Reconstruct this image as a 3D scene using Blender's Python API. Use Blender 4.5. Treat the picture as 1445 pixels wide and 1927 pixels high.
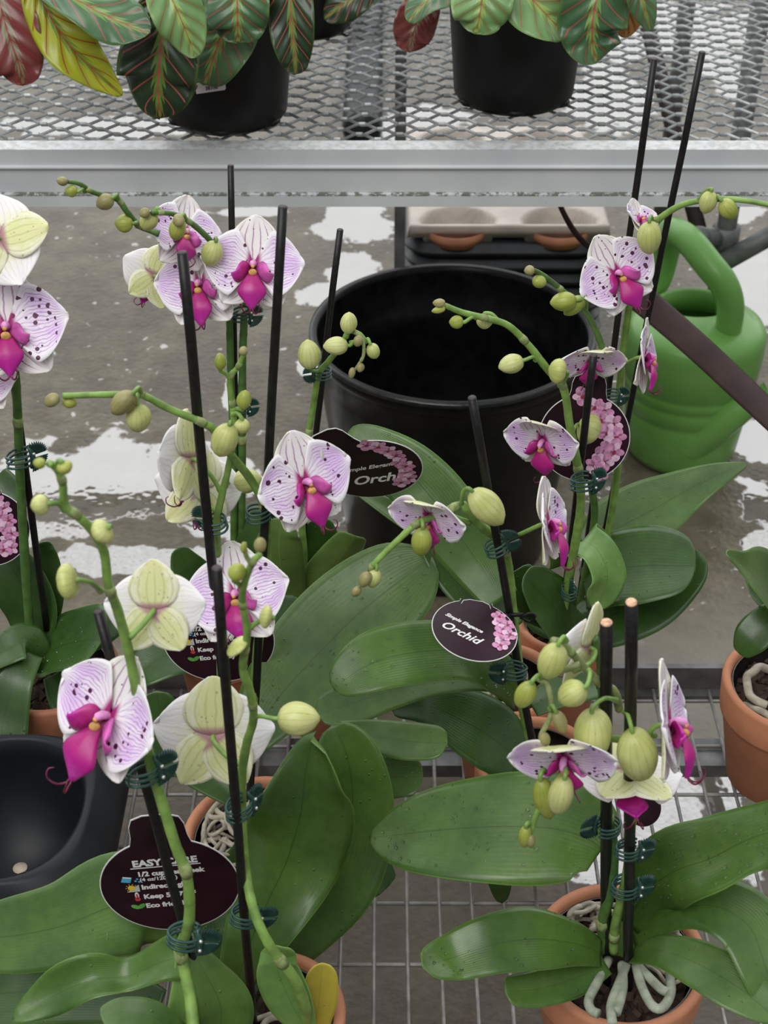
import bpy, math, random
from mathutils import Vector, Matrix, noise
random.seed(7)
S = bpy.context.scene
COL = S.collection
for o in list(bpy.data.objects): bpy.data.objects.remove(o)
# ------------------------------------------------------------ camera
PITCH = math.radians(36.5); FPX = 2700.0; CAMZ = 1.38
cam_d = bpy.data.cameras.new('camera'); cam = bpy.data.objects.new('camera', cam_d); COL.objects.link(cam)
cam.location = (0, 0, CAMZ); cam.rotation_euler = (math.pi/2 - PITCH, 0, 0)
cam_d.sensor_fit = 'VERTICAL'; cam_d.sensor_height = 36; cam_d.lens = FPX*36/1927
cam_d.clip_start = 0.05
cam_d.dof.use_dof = True; cam_d.dof.focus_distance = 1.15; cam_d.dof.aperture_fstop = 15
S.camera = cam
# ------------------------------------------------------------ daylight through the greenhouse roof
S.view_settings.view_transform = 'Standard'; S.view_settings.look = 'None'
S.view_settings.gamma = 1; S.view_settings.use_curve_mapping = False
S.view_settings.exposure = 0.0
W = bpy.data.worlds.new('overcast_sky'); S.world = W; W.use_nodes = True
nt = W.node_tree; nt.nodes.clear()
tc = nt.nodes.new('ShaderNodeTexCoord'); sx = nt.nodes.new('ShaderNodeSeparateXYZ')
nt.links.new(tc.outputs['Generated'], sx.inputs[0])
def wm(op, a, b=None, c=None):
    n = nt.nodes.new('ShaderNodeMath'); n.operation = op
    for i, v in enumerate((a, b, c)):
        if v is None: continue
        if isinstance(v, (int, float)): n.inputs[i].default_value = v
        else: nt.links.new(v, n.inputs[i])
    return n.outputs[0]
# brighter towards the open far side of the house, softer overhead
fy = nt.nodes.new('ShaderNodeMapRange'); fy.inputs[1].default_value = 0.2; fy.inputs[2].default_value = 0.75
fy.interpolation_type = 'SMOOTHSTEP'; nt.links.new(sx.outputs[1], fy.inputs[0])
fz = nt.nodes.new('ShaderNodeMapRange'); fz.inputs[1].default_value = 0.02; fz.inputs[2].default_value = 0.25
fz.interpolation_type = 'SMOOTHSTEP'; nt.links.new(sx.outputs[2], fz.inputs[0])
far = wm('MULTIPLY', fy.outputs[0], fz.outputs[0])
up = wm('MAXIMUM', sx.outputs[2], 0.0)
s1 = wm('ADD', wm('MULTIPLY', far, 1.75), wm('MULTIPLY_ADD', up, 0.75, 0.16))
bg = nt.nodes.new('ShaderNodeBackground'); bg.inputs[0].default_value = (0.97, 0.985, 1.0, 1)
nt.links.new(s1, bg.inputs[1])
ow = nt.nodes.new('ShaderNodeOutputWorld'); nt.links.new(bg.outputs[0], ow.inputs[0])
# one bright translucent roof bay above and behind the camera
ld = bpy.data.lights.new('roof_daylight', 'AREA'); ld.shape = 'RECTANGLE'; ld.size = 2.4; ld.size_y = 1.6; ld.energy = 57
ld.color = (1.0, 0.985, 0.96)
lo = bpy.data.objects.new('roof_daylight', ld); COL.objects.link(lo); lo.location = (-0.9, -0.7, 3.3)
lo.rotation_euler = Vector((0.9+0.0, 0.7+0.9, -2.8)).to_track_quat('-Z', 'Y').to_euler()

# ------------------------------------------------------------ helpers
FW = Vector((0, math.cos(PITCH), -math.sin(PITCH))); UPV = Vector((0, math.sin(PITCH), math.cos(PITCH))); RT = Vector((1, 0, 0))
CAM = Vector((0, 0, CAMZ))
def ray(px, py): return FW + RT*((px-722.5)/FPX) + UPV*((963.5-py)/FPX)
def at(px, py, Y):
    d = ray(px, py); return CAM + d*(Y/d.y)
def atz(px, py, z):
    d = ray(px, py); return CAM + d*((z-CAMZ)/d.z)
def kof(px, py, Y): return Y/ray(px, py).y/FPX      # metres per pixel there

# ---- node materials
class NB:
    def __init__(s, name, rough=.5, **kw):
        s.m = bpy.data.materials.new(name); s.m.use_nodes = True; s.t = s.m.node_tree
        s.b = s.t.nodes['Principled BSDF']; s.b.inputs['Roughness'].default_value = rough
        for k, v in kw.items(): s.b.inputs[k.replace('_', ' ')].default_value = v
    def n(s, typ, **kw):
        x = s.t.nodes.new(typ)
        for k, v in kw.items(): setattr(x, k, v)
        return x
    def link(s, a, b): s.t.links.new(a, b)
    def put(s, sock, v):
        if isinstance(v, (int, float)): sock.default_value = v
        elif isinstance(v, tuple): sock.default_value = v if len(v) == len(sock.default_value) else v + (1,)
        else: s.link(v, sock)
    def math(s, op, a, b=0.0, c=0.0, clamp=False):
        x = s.n('ShaderNodeMath', operation=op, use_clamp=clamp)
        for i, v in enumerate((a, b, c)): s.put(x.inputs[i], v)
        return x.outputs[0]
    def mr(s, v, a, b, c=0.0, d=1.0):
        x = s.n('ShaderNodeMapRange', interpolation_type='SMOOTHSTEP')
        for i, q in enumerate((v, a, b, c, d)): s.put(x.inputs[i], q)
        return x.outputs[0]
    def mix(s, f, a, b):
        x = s.n('ShaderNodeMix', data_type='RGBA')
        s.put(x.inputs[0], f); s.put(x.inputs[6], a); s.put(x.inputs[7], b); return x.outputs[2]
    def obj(s): return s.n('ShaderNodeTexCoord').outputs['Object']
    def uv(s, name=None):
        x = s.n('ShaderNodeUVMap');
        if name: x.uv_map = name
        return x.outputs[0]
    def sep(s, v):
        x = s.n('ShaderNodeSeparateXYZ'); s.link(v, x.inputs[0]); return x.outputs
    def comb(s, a, b, c=0.0):
        x = s.n('ShaderNodeCombineXYZ'); s.put(x.inputs[0], a); s.put(x.inputs[1], b); s.put(x.inputs[2], c); return x.outputs[0]
    def noise(s, v, sc, det=2.0, rough=.5):
        x = s.n('ShaderNodeTexNoise'); s.link(v, x.inputs['Vector']); x.inputs['Scale'].default_value = sc
        x.inputs['Detail'].default_value = det; x.inputs['Roughness'].default_value = rough; return x.outputs[0]
    def vor(s, v, sc, rnd=1.0):
        x = s.n('ShaderNodeTexVoronoi'); s.link(v, x.inputs['Vector']); x.inputs['Scale'].default_value = sc
        x.inputs['Randomness'].default_value = rnd; return x.outputs
    def bump(s, h, st=.3, d=.002):
        x = s.n('ShaderNodeBump'); s.link(h, x.inputs['Height']); x.inputs['Strength'].default_value = st; x.inputs['Distance'].default_value = d
        s.link(x.outputs[0], s.b.inputs['Normal'])
    def col(s, v): s.put(s.b.inputs['Base Color'], v); return s.m
    def rand(s): return s.n('ShaderNodeObjectInfo').outputs['Random']
def simple(name, c, rough=.5, var=.12, sc=60., bump=0., **kw):
    b = NB(name, rough, **kw); n = b.noise(b.obj(), sc, 4)
    lo = tuple(x*(1-var) for x in c); hi = tuple(min(1, x*(1+var)) for x in c)
    if bump: b.bump(n, bump, .001)
    return b.col(b.mix(b.mr(n, .3, .7), lo, hi))
M = {}

# ---- objects
ROOTS = {}
def tag(o, label=None, cat=None, group=None, kind=None):
    if label: o['label'] = label
    if cat: o['category'] = cat
    if group: o['group'] = group
    if kind: o['kind'] = kind
    return o
def root(name, loc, label, cat, group=None):
    o = bpy.data.objects.new(name, None); COL.objects.link(o); o.location = loc; o.empty_display_size = .02
    return tag(o, label, cat, group)
def rloc(p):
    v = Vector((0, 0, 0))
    while p is not None: v = v + p.location; p = p.parent
    return v
class MB:
    """collects verts/faces in world space -> one mesh"""
    def __init__(s): s.v = []; s.f = []; s.m = []; s.uv = []; s.uv2 = []
    def add(s, vs, fs, mi=0, uv=None, uv2=None):
        o = len(s.v); s.v += [tuple(v) for v in vs]; s.f += [tuple(i+o for i in f) for f in fs]; s.m += [mi]*len(fs)
        s.uv += uv or [(0, 0)]*len(vs); s.uv2 += uv2 or [(0, 0)]*len(vs)
        return s
    def build(s, name, mats, parent=None, smooth=True, origin=None):
        me = bpy.data.meshes.new(name)
        off = rloc(parent) if parent is not None else Vector(origin or (0, 0, 0))
        me.from_pydata([(x-off.x, y-off.y, z-off.z) for x, y, z in s.v], [], s.f)
        for m in (mats if isinstance(mats, (list, tuple)) else [mats]): me.materials.append(m)
        me.polygons.foreach_set('material_index', s.m)
        me.polygons.foreach_set('use_smooth', [smooth]*len(s.f))
        for nm, data in (('UVMap', s.uv), ('UVMap2', s.uv2)):
            L = me.uv_layers.new(name=nm)
            idx = [0]*len(me.loops); me.loops.foreach_get('vertex_index', idx)
            fl = []
            for i in idx: fl += data[i]
            L.data.foreach_set('uv', fl)
        me.update()
        o = bpy.data.objects.new(name, me); COL.objects.link(o)
        if parent is not None: o.parent = parent
        else: o.location = off
        return o
    def box(s, a, b, mi=0):
        x0, y0, z0 = a; x1, y1, z1 = b
        vs = [(x0,y0,z0),(x1,y0,z0),(x1,y1,z0),(x0,y1,z0),(x0,y0,z1),(x1,y0,z1),(x1,y1,z1),(x0,y1,z1)]
        return s.add(vs, [(0,3,2,1),(4,5,6,7),(0,1,5,4),(1,2,6,5),(2,3,7,6),(3,0,4,7)], mi)
    def tube(s, pts, rad, n=8, mi=0, cap=True, sq=1.0):
        P = [Vector(p) for p in pts]; R = rad if isinstance(rad, (list, tuple)) else [rad]*len(P)
        N = None; vs = []; fs = []; uv = []; L = 0
        for i, p in enumerate(P):
            T = (P[min(i+1, len(P)-1)] - P[max(i-1, 0)]).normalized()
            if N is None: N = T.orthogonal().normalized()
            N = (N - T*N.dot(T)).normalized(); B = T.cross(N)
            if i: L += (p-P[i-1]).length
            for k in range(n):
                a = 2*math.pi*k/n; vs.append(p + (N*math.cos(a) + B*math.sin(a)*sq)*R[i]); uv.append((k/n, L))
        for i in range(len(P)-1):
            for k in range(n):
                a = i*n+k; b = i*n+(k+1) % n; fs.append((a, b, b+n, a+n))
        if cap: fs.append(tuple(reversed(range(n)))); fs.append(tuple(range(len(vs)-n, len(vs))))
        return s.add(vs, fs, mi, uv, uv)
    def lathe(s, prof, c=(0, 0, 0), n=48, mi=0, axis=None, closed=False):
        c = Vector(c); A = Vector(axis or (0, 0, 1)).normalized()
        X = Vector((1, 0, 0)) if abs(A.z) > .9 else A.orthogonal().normalized()
        X = (X - A*X.dot(A)).normalized(); Yv = A.cross(X)
        vs = []; fs = []; uv = []
        for j, (r, z) in enumerate(prof):
            for k in range(n):
                a = 2*math.pi*k/n; vs.append(c + A*z + (X*math.cos(a)+Yv*math.sin(a))*max(r, 1e-5)); uv.append((k/n, j/(len(prof)-1)))
        for j in range(len(prof)-1):
            for k in range(n):
                a = j*n+k; b = j*n+(k+1) % n; fs.append((a, b, b+n, a+n))
        return s.add(vs, fs, mi, uv, uv)
    def ball(s, c, r, n=10, mi=0, sc=(1, 1, 1)):
        vs = []; fs = []
        for j in range(n+1):
            th = math.pi*j/n
            for k in range(n): a = 2*math.pi*k/n; vs.append((c[0]+r*sc[0]*math.sin(th)*math.cos(a), c[1]+r*sc[1]*math.sin(th)*math.sin(a), c[2]-r*sc[2]*math.cos(th)))
        for j in range(n):
            for k in range(n):
                a = j*n+k; b = j*n+(k+1) % n; fs.append((a, b, b+n, a+n))
        return s.add(vs, fs, mi)
    def sheet(s, G, th, uvs, uv2=None, mf=0, mb=1):
        """G[i][j] grid of points -> closed thin solid; front = +normal"""
        ni = len(G); nj = len(G[0]); top = []; bot = []; u1 = []; u2 = []
        for i in range(ni):
            for j in range(nj):
                a = G[min(i+1, ni-1)][j]-G[max(i-1, 0)][j]; b = G[i][min(j+1, nj-1)]-G[i][max(j-1, 0)]
                nn = b.cross(a)
                nn = nn.normalized() if nn.length > 1e-12 else Vector((0, 0, 0))
                edge = .35 if (j in (0, nj-1) or i in (0, ni-1)) else 1
                top.append(G[i][j]+nn*th*.5*edge); bot.append(G[i][j]-nn*th*.5*edge)
                u1.append(uvs[i][j]); u2.append((uv2 or uvs)[i][j])
        n = ni*nj; ft = []; fb = []; fe = []
        for i in range(ni-1):
            for j in range(nj-1):
                a = i*nj+j; q = (a, a+1, a+nj+1, a+nj); ft.append(q); fb.append(tuple(x+n for x in reversed(q)))
        ring = [j for j in range(nj)] + [i*nj+nj-1 for i in range(1, ni)] + [(ni-1)*nj+j for j in range(nj-2, -1, -1)] + [i*nj for i in range(ni-2, 0, -1)]
        for a, b in zip(ring, ring[1:]+ring[:1]): fe.append((b, a, a+n, b+n))
        o = len(s.v); s.add(top+bot, [], 0, u1+u1, u2+u2)
        for F, mi in ((ft, mf), (fb, mb), (fe, mf)):
            s.f += [tuple(i+o for i in f) for f in F]; s.m += [mi]*len(F)
        return s
def catmull(P, n):
    """P: list of Vectors (any dim as tuples) -> n samples"""
    P = [tuple(p) for p in P]; m = len(P)-1; out = []
    for q in range(n):
        t = q/(n-1)*m; i = min(int(t), m-1); f = t-i
        p0 = P[max(i-1, 0)]; p1 = P[i]; p2 = P[i+1]; p3 = P[min(i+2, m)]
        out.append([.5*((2*b)+(c-a)*f+(2*a-5*b+4*c-d)*f*f+(3*b-a-3*c+d)*f**3) for a, b, c, d in zip(p0, p1, p2, p3)])
    return out

# ------------------------------------------------------------ materials
def leaf_mat(name, dark, light, under=False, rough=.32, ribs=.10):
    b = NB(name, rough); u = b.sep(b.uv()); t = b.math('MULTIPLY_ADD', u[0], 2, -1); at_ = b.math('ABSOLUTE', t)
    ob = b.obj(); n = b.noise(ob, 22, 4); n2 = b.noise(ob, 160, 3)
    f = b.math('ADD', b.mr(n, .25, .75), b.math('MULTIPLY', b.math('SUBTRACT', n2, .5), .7))
    c = b.mix(b.math('MULTIPLY_ADD', f, .9, 0, True), dark, light)
    st = b.math('SINE', b.math('ADD', b.math('MULTIPLY', t, 75), b.math('MULTIPLY', b.noise(ob, 18, 2), 9))); 
    c = b.mix(b.math('MULTIPLY', b.mr(st, -.4, 1), ribs*.45), c, tuple(x*.55 for x in dark))
    mid = b.mr(at_, .0, .022, 1, 0)
    c = b.mix(b.math('MULTIPLY', mid, .65), c, tuple(x*.45 for x in dark) if not under else tuple(x*1.5 for x in light))
    edge = b.mr(at_, .965, 1.0)  # margin highlight painted into the leaf colour
    c = b.mix(b.math('MULTIPLY', edge, .5), c, tuple(min(1, x*1.9) for x in light))
    # water specks
    v = b.vor(ob, 150)[0]; dr = b.math('MULTIPLY', b.mr(v, .10, .17, 1, 0), b.mr(b.noise(ob, 35, 2), .55, .62))
    c = b.mix(b.math('MULTIPLY', dr, .35), c, tuple(x*.5 for x in dark))
    b.bump(b.math('ADD', b.math('MULTIPLY', st, .05), b.math('ADD', b.math('MULTIPLY', n2, .3), b.math('MULTIPLY', dr, 2.2))), .45, .0008)
    b.link(b.mr(b.math('ADD', n, dr), .3, .75, rough+.1, rough-.08), b.b.inputs['Roughness'])
    b.b.inputs['Subsurface Weight'].default_value = .06; b.b.inputs['Subsurface Radius'].default_value = (.4, 1, .2); b.b.inputs['Subsurface Scale'].default_value = .004
    return b.col(c)
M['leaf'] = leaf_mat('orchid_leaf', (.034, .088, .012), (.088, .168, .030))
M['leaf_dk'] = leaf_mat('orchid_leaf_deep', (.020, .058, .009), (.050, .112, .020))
M['leaf_lt'] = leaf_mat('orchid_leaf_young', (.10, .22, .045), (.21, .36, .10))
M['leaf_un'] = leaf_mat('orchid_leaf_under', (.085, .165, .03), (.15, .25, .055), True, .5, .04)
M['leaf_yel'] = leaf_mat('orchid_leaf_yellow', (.35, .30, .03), (.55, .42, .05), False, .45)
M['stem'] = simple('flower_stem', (.20, .34, .075), .42, .25, 90)
M['stem_dk'] = simple('flower_stem_deep', (.075, .16, .035), .45, .25, 90)
M['stem_br'] = simple('flower_stem_brownish', (.25, .30, .12), .5, .3, 120)
M['node'] = simple('stem_node', (.24, .30, .11), .6, .3, 200)
def bud_mat(name, a, bb, line):
    b = NB(name, .42); u = b.sep(b.uv()); ob = b.obj()
    w = b.math('ADD', b.math('MULTIPLY', u[0], 2*math.pi*15), b.math('MULTIPLY', b.noise(ob, 60, 2), 3.0))
    st = b.mr(b.math('SINE', w), .55, 1); sp = b.mr(b.noise(ob, 420, 2), .56, .68)
    c = b.mix(b.mr(b.noise(ob, 50, 3), .3, .7), a, bb)
    c = b.mix(b.math('MULTIPLY', b.math('MULTIPLY', st, .55), b.math('MULTIPLY_ADD', sp, .6, .35)), c, line)
    end = b.mr(u[1], .0, .12, 1, 0); c = b.mix(b.math('MULTIPLY', end, .35), c, line)
    b.b.inputs['Subsurface Weight'].default_value = .08; b.b.inputs['Subsurface Scale'].default_value = .004
    return b.col(c)
M['bud'] = bud_mat('bud_yellow_green', (.46, .50, .15), (.62, .64, .27), (.22, .24, .06))
M['bud_gr'] = bud_mat('bud_green', (.28, .34, .05), (.42, .46, .10), (.15, .17, .04))
M['bud_br'] = bud_mat('bud_brown_green', (.26, .24, .09), (.36, .33, .14), (.14, .10, .05))
def petal_mat(name, kind):
    """UVMap: x = across 0..1, y = base to tip; UVMap2 = flat position in flower radii"""
    b = NB(name, .5); u = b.sep(b.uv()); t = b.math('MULTIPLY_ADD', u[0], 2, -1); at_ = b.math('ABSOLUTE', t); s = u[1]
    r = b.rand(); p2 = b.uv('UVMap2'); off = b.comb(b.math('MULTIPLY', r, 37), b.math('MULTIPLY', r, 11), b.math('MULTIPLY', r, 5))
    va = b.n('ShaderNodeVectorMath', operation='ADD'); b.link(p2, va.inputs[0]); b.link(off, va.inputs[1]); P = va.outputs[0]
    wob = b.math('SUBTRACT', b.noise(P, 7, 3), .5)
    def veins(freq, thr, amp=2.5):
        w = b.math('SINE', b.math('ADD', b.math('MULTIPLY', t, freq), b.math('MULTIPLY', wob, freq*amp*.16))); return b.mr(w, thr, 1)
    if kind == 'pf':
        base = b.mix(b.math('MULTIPLY', b.math('MULTIPLY', b.mr(s, .25, .6), b.mr(at_, .95, .6)), b.math('MULTIPLY', b.mr(s, 1.0, .82), b.mr(b.noise(P, 2.5, 2), .30, .60))), (.86, .83, .87), (.74, .56, .83))
        v = b.math('MAXIMUM', b.math('MULTIPLY', veins(30, .35, .9), b.mr(s, .55, .05)), b.math('MULTIPLY', veins(62, .25, 1.1), b.mr(s, .22, .45)))
        fade = b.math('MULTIPLY', b.math('MULTIPLY', b.mr(at_, .96, .72), b.mr(s, .97, .80)), b.mr(s, .08, .25))
        c = b.mix(b.math('MULTIPLY', b.math('MULTIPLY', v, fade), .80), base, (.46, .20, .60))
        vd = b.vor(P, 8.5); rad = b.math('MULTIPLY', b.math('POWER', b.sep(vd[1])[0], 1.4), .46)
        zone = b.math('MULTIPLY', b.mr(b.noise(P, 2.3, 1), .38, .46), b.mr(s, .88, .7))
        sp = b.math('MULTIPLY', b.math('LESS_THAN', vd[0], rad), b.math('GREATER_THAN', zone, .5))
        c = b.mix(sp, c, (.075, .008, .045)); core = b.mr(s, .20, .09)
        c = b.mix(core, c, (.35, .01, .16))
    elif kind == 'sf':
        base = (.84, .80, .80)
        l = b.math('MULTIPLY', veins(20, .72, .6), b.math('MULTIPLY', b.mr(at_, .98, .8), b.mr(s, .95, .7)))
        c = b.mix(b.math('MULTIPLY', l, .8), base, (.34, .12, .36))
        vd = b.vor(P, 9); c = b.mix(b.math('LESS_THAN', vd[0], b.math('MULTIPLY', b.sep(vd[1])[0], .16)), c, (.07, .01, .05))
        c = b.mix(b.mr(s, .16, .06), c, (.35, .01, .16)); c = b.mix(b.math('MULTIPLY', b.mr(at_, .6, 1), .25), c, (.70, .75, .45))
    elif kind == 'pb':
        base = b.mix(b.mr(b.math('ADD', s, b.math('MULTIPLY', wob, .6)), .15, .75), (.78, .78, .50), (.86, .84, .84))
        c = b.mix(b.math('MULTIPLY', b.math('MULTIPLY', veins(34, .6, .8), b.mr(s, .98, .7)), .28), base, (.55, .38, .55))
        c = b.mix(b.math('MULTIPLY', b.mr(s, .22, .10), .8), c, (.40, .16, .26))
    else:
        base = b.mix(b.mr(b.math('ADD', at_, wob), .35, .95), (.66, .67, .33), (.80, .79, .60))
        l = b.math('MULTIPLY', veins(19, .5, .8), b.mr(s, .95, .6))
        c = b.mix(b.math('MULTIPLY', l, .42), base, (.38, .42, .12))
        vd = b.vor(P, 12); sp = b.math('MULTIPLY', b.math('LESS_THAN', vd[0], b.math('MULTIPLY', b.sep(vd[1])[0], .30)), b.mr(b.noise(P, 3, 1), .45, .55))
        c = b.mix(b.math('MULTIPLY', sp, .6), c, (.30, .22, .13)); c = b.mix(b.math('MULTIPLY', b.mr(s, .2, .08), .8), c, (.36, .12, .2))
    b.bump(veins(40, -1), .12, .0006)
    b.b.inputs['Subsurface Weight'].default_value = .12; b.b.inputs['Subsurface Radius'].default_value = (1, .8, .8); b.b.inputs['Subsurface Scale'].default_value = .003
    return b.col(c)
M['pf'] = petal_mat('petal_front', 'pf'); M['pb'] = petal_mat('petal_back', 'pb')
M['sf'] = petal_mat('sepal_front', 'sf'); M['sb'] = petal_mat('sepal_back', 'sb')
b = NB('orchid_lip', .42); s_ = b.sep(b.uv())[1]; n = b.noise(b.obj(), 90, 3)
c = b.mix(b.mr(s_, .05, .35), (.13, .004, .035), (.40, .008, .17)); c = b.mix(b.mr(s_, .4, 1.0), c, (.55, .022, .38))
M['lip'] = b.col(b.mix(b.math('MULTIPLY', b.mr(n, .5, .8), .3), c, (.72, .18, .55)))
M['lip_side'] = simple('lip_side_lobe', (.58, .10, .40), .42, .3, 120)
M['column'] = simple('flower_column', (.74, .30, .60), .4, .2, 200)
M['throat'] = simple('column_yellow', (.62, .34, .10), .5, .3, 200)
M['stake'] = simple('black_stake', (.012, .011, .011), .35, .3, 200, .2, Specular_IOR_Level=.28)
M['cut'] = simple('cut_bamboo', (.70, .42, .27), .8, .35, 500, .4)
M['top_dk'] = simple('stake_end_dark', (.05, .035, .04), .6, .3, 300)
M['clip'] = simple('orchid_clip_green', (.020, .068, .055), .34, .2, 200)
M['pin'] = simple('clip_pin_metal', (.75, .76, .74), .25, .05, 100, Metallic=.8)
M['terra'] = simple('terracotta', (.56, .235, .125), .7, .10, 35, .15)
M['terra_dk'] = simple('terracotta_dark', (.36, .14, .075), .65, .15, 35, .15)  # deeper terracotta tone, for the left edge pot
M['liner'] = simple('clear_plastic_liner', (.10, .085, .08), .18, .4, 40)
M['bark'] = simple('bark_chip', (.055, .030, .020), .85, .5, 120, .5)
M['root'] = simple('aerial_root', (.40, .36, .28), .6, .3, 90, .2)
M['root_gr'] = simple('aerial_root_green', (.36, .40, .31), .5, .25, 90, .2)
M['black_pot'] = simple('black_nursery_plastic', (.009, .009, .010), .42, .4, 30, .08, Specular_IOR_Level=.28)
M['black_gloss'] = simple('black_wet_plastic', (.006, .0065, .007), .26, .4, 40, .2, Specular_IOR_Level=.16)
M['tub'] = simple('dark_tub_plastic', (.007, .009, .012), .45, .2, 30, Specular_IOR_Level=.28)
M['water'] = simple('water_droplet', (.9, .95, .93), .04, .01, 10, Transmission_Weight=1.0, IOR=1.33)
# ------------------------------------------------------------ floor
b = NB('wet_concrete', .5); ob = b.obj(); P = b.sep(ob)
n1 = b.noise(ob, 2.2, 5, .6); n2 = b.noise(ob, 14, 5, .6); n3 = b.noise(ob, 90, 3); nw = b.noise(ob, 7, 4, .65)
c = b.mix(b.mr(n2, .3, .7), (.112, .095, .064), (.205, .178, .125))
c = b.mix(b.math('MULTIPLY', b.mr(n3, .45, .75), .35), c, (.08, .07, .05))
c = b.mix(b.math('MULTIPLY', b.mr(n1, .40, .62), .45), c, (.075, .062, .042))
dry = b.mr(b.math('ADD', P[0], b.math('MULTIPLY', n2, .25)), .25, .5)          # paler, drier slab on the right
dry = b.math('MULTIPLY', dry, b.mr(P[1], 1.75, 1.45))
c = b.mix(b.math('MULTIPLY', dry, .55), c, (.33, .31, .27))
near = b.mr(P[1], 1.42, 1.22); c = b.mix(b.math('MULTIPLY', near, .6), c, (.065, .053, .042))
jt = b.math('ABSOLUTE', b.math('SUBTRACT', P[1], 1.985)); c = b.mix(b.math('MULTIPLY', b.mr(jt, .002, .006, 1, 0), .3), c, (.08, .07, .06))
# puddles: where water stands on the slab
def blob(cx, cy, rx, ry, s=1.0):
    dx = b.math('DIVIDE', b.math('SUBTRACT', P[0], cx), rx); dy = b.math('DIVIDE', b.math('SUBTRACT', P[1], cy), ry)
    return b.math('MULTIPLY', b.math('SUBTRACT', 1.0, b.math('SQRT', b.math('ADD', b.math('MULTIPLY', dx, dx), b.math('MULTIPLY', dy, dy)))), s)
pud = None
def px_blob(px, py, hw, hh, st=1.0):
    c0 = atz(px, py, 0); a = atz(px+hw, py, 0); u_ = atz(px, py-hh, 0); d_ = atz(px, py+hh, 0)
    return blob(c0.x, (u_.y+d_.y)/2, abs(a.x-c0.x), (u_.y-d_.y)/2, st)
for q in ((235, 905, 230, 95), (60, 930, 130, 110), (240, 1055, 230, 34), (430, 985, 120, 34), (560, 960, 120, 60), (670, 425, 75, 42), (662, 500, 60, 42), (635, 560, 70, 30),
          (590, 690, 40, 25), (1440, 560, 80, 90), (1420, 480, 60, 30), (1425, 830, 75, 45), (1440, 950, 60, 60), (1440, 1020, 45, 30), (1170, 1545, 300, 150, 1.6), (1395, 400, 50, 22),
          (200, 240, 230, 22), (800, 235, 120, 40), (1230, 60, 260, 60), (1150, 190, 90, 70), (470, 400, 80, 10), (390, 870, 90, 24), (1360, 130, 40, 60),
          (1110, 920, 22, 90), (440, 730, 20, 40), (410, 1180, 120, 30)):
    v = px_blob(*q); pud = v if pud is None else b.math('MAXIMUM', pud, v)
wet = b.math('ADD', b.math('MAXIMUM', pud, -.6), b.math('MULTIPLY', b.math('SUBTRACT', nw, .5), 1.9))
wet = b.math('ADD', wet, b.math('MULTIPLY', b.math('SUBTRACT', n2, .5), .6))
pm = b.mr(wet, .06, .15)
spk = b.math('MULTIPLY', b.mr(b.noise(ob, 34, 2), .66, .70), b.mr(P[1], 1.5, 1.7)); pm = b.math('MAXIMUM', pm, b.math('MULTIPLY', spk, .8))
b.link(b.math('MULTIPLY_ADD', pm, -.27, .30), b.b.inputs['Roughness'])
b.link(b.math('MULTIPLY_ADD', pm, 1.75, 1.25), b.b.inputs['IOR'])
h = b.math('ADD', b.math('MULTIPLY', b.math('SUBTRACT', 1.0, pm), b.math('MULTIPLY', n3, 1.0)), b.math('MULTIPLY', pm, b.math('MULTIPLY', b.noise(ob, 26, 2), .22)))
b.bump(h, .5, .004)
M['floor'] = b.col(b.mix(b.math('MULTIPLY', pm, .35), c, (.10, .09, .075)))
tag(MB().box((-7, -2, -.05), (7, 14, 0)).build('floor', M['floor'], smooth=False), kind='structure')

# ------------------------------------------------------------ upper bench
b = NB('grey_painted_metal', .42); ob = b.obj(); P = b.sep(ob); n = b.noise(ob, 12, 4); n2 = b.noise(ob, 110, 4, .7)
c = b.mix(b.mr(n, .3, .7), (.56, .59, .61), (.64, .665, .675))
zz = P[2]; band = b.math('MULTIPLY', b.mr(b.math('ABSOLUTE', b.math('SUBTRACT', zz, .7055)), .0008, .0026, 1, 0), b.mr(n2, .42, .56))
c = b.mix(b.math('MULTIPLY', band, .9), c, (.10, .115, .07))
sc = b.math('MULTIPLY', b.mr(b.noise(ob, 55, 5, .8), .64, .70), b.mr(zz, .699, .694)); c = b.mix(sc, c, (.16, .16, .15))
tp = b.mr(zz, .7565, .7575); c = b.mix(b.math('MULTIPLY', b.math('MULTIPLY', tp, b.mr(n2, .4, .62)), .55), c, (.30, .28, .22))
b.bump(n2, .15, .0006); M['rail'] = b.col(c)
b = NB('galvanised_steel', .38, Metallic=.55); n = b.noise(b.obj(), 60, 4); b.bump(n, .2, .0006)
M['galv'] = b.col(b.mix(b.mr(n, .3, .7), (.24, .255, .255), (.50, .525, .52)))
b = NB('dull_grey_steel', .5, Metallic=.25); n = b.noise(b.obj(), 40, 4)
M['steel'] = b.col(b.mix(b.mr(n, .3, .7), (.11, .115, .115), (.20, .205, .205)))
M['darkbar'] = simple('dark_bar_paint', (.03, .022, .02), .5, .3, 40)
BY = 1.516; BZ = .757
ub = root('greenhouse_bench', (0, BY, 0), 'raised bench with an expanded metal deck and a pale grey front rail, holding black pots', 'bench', 'greenhouse benches')
rl = MB()
prof = [(0, .7575), (0, .7395), (-.004, .738), (-.004, .7365), (.0, .735), (.0, .7065), (-.0035, .7055), (-.0035, .691), (.0, .690), (.003, .690), (.003, .7535), (.026, .7535), (.026, .7575)]
vs = []; n_ = len(prof)
for x in (-1.9, 1.9): vs += [(x, BY+p, z) for p, z in prof]
rl.add(vs, [(i, (i+1) % n_, (i+1) % n_+n_, i+n_) for i in range(n_)] + [tuple(range(n_)), tuple(range(2*n_-1, n_-1, -1))])
rl.build('front_rail', M['rail'], ub, smooth=False)
MB().box((-1.9, 2.84, .69), (1.9, 2.87, .7575)).build('back_rail', M['rail'], ub, smooth=False)
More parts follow.
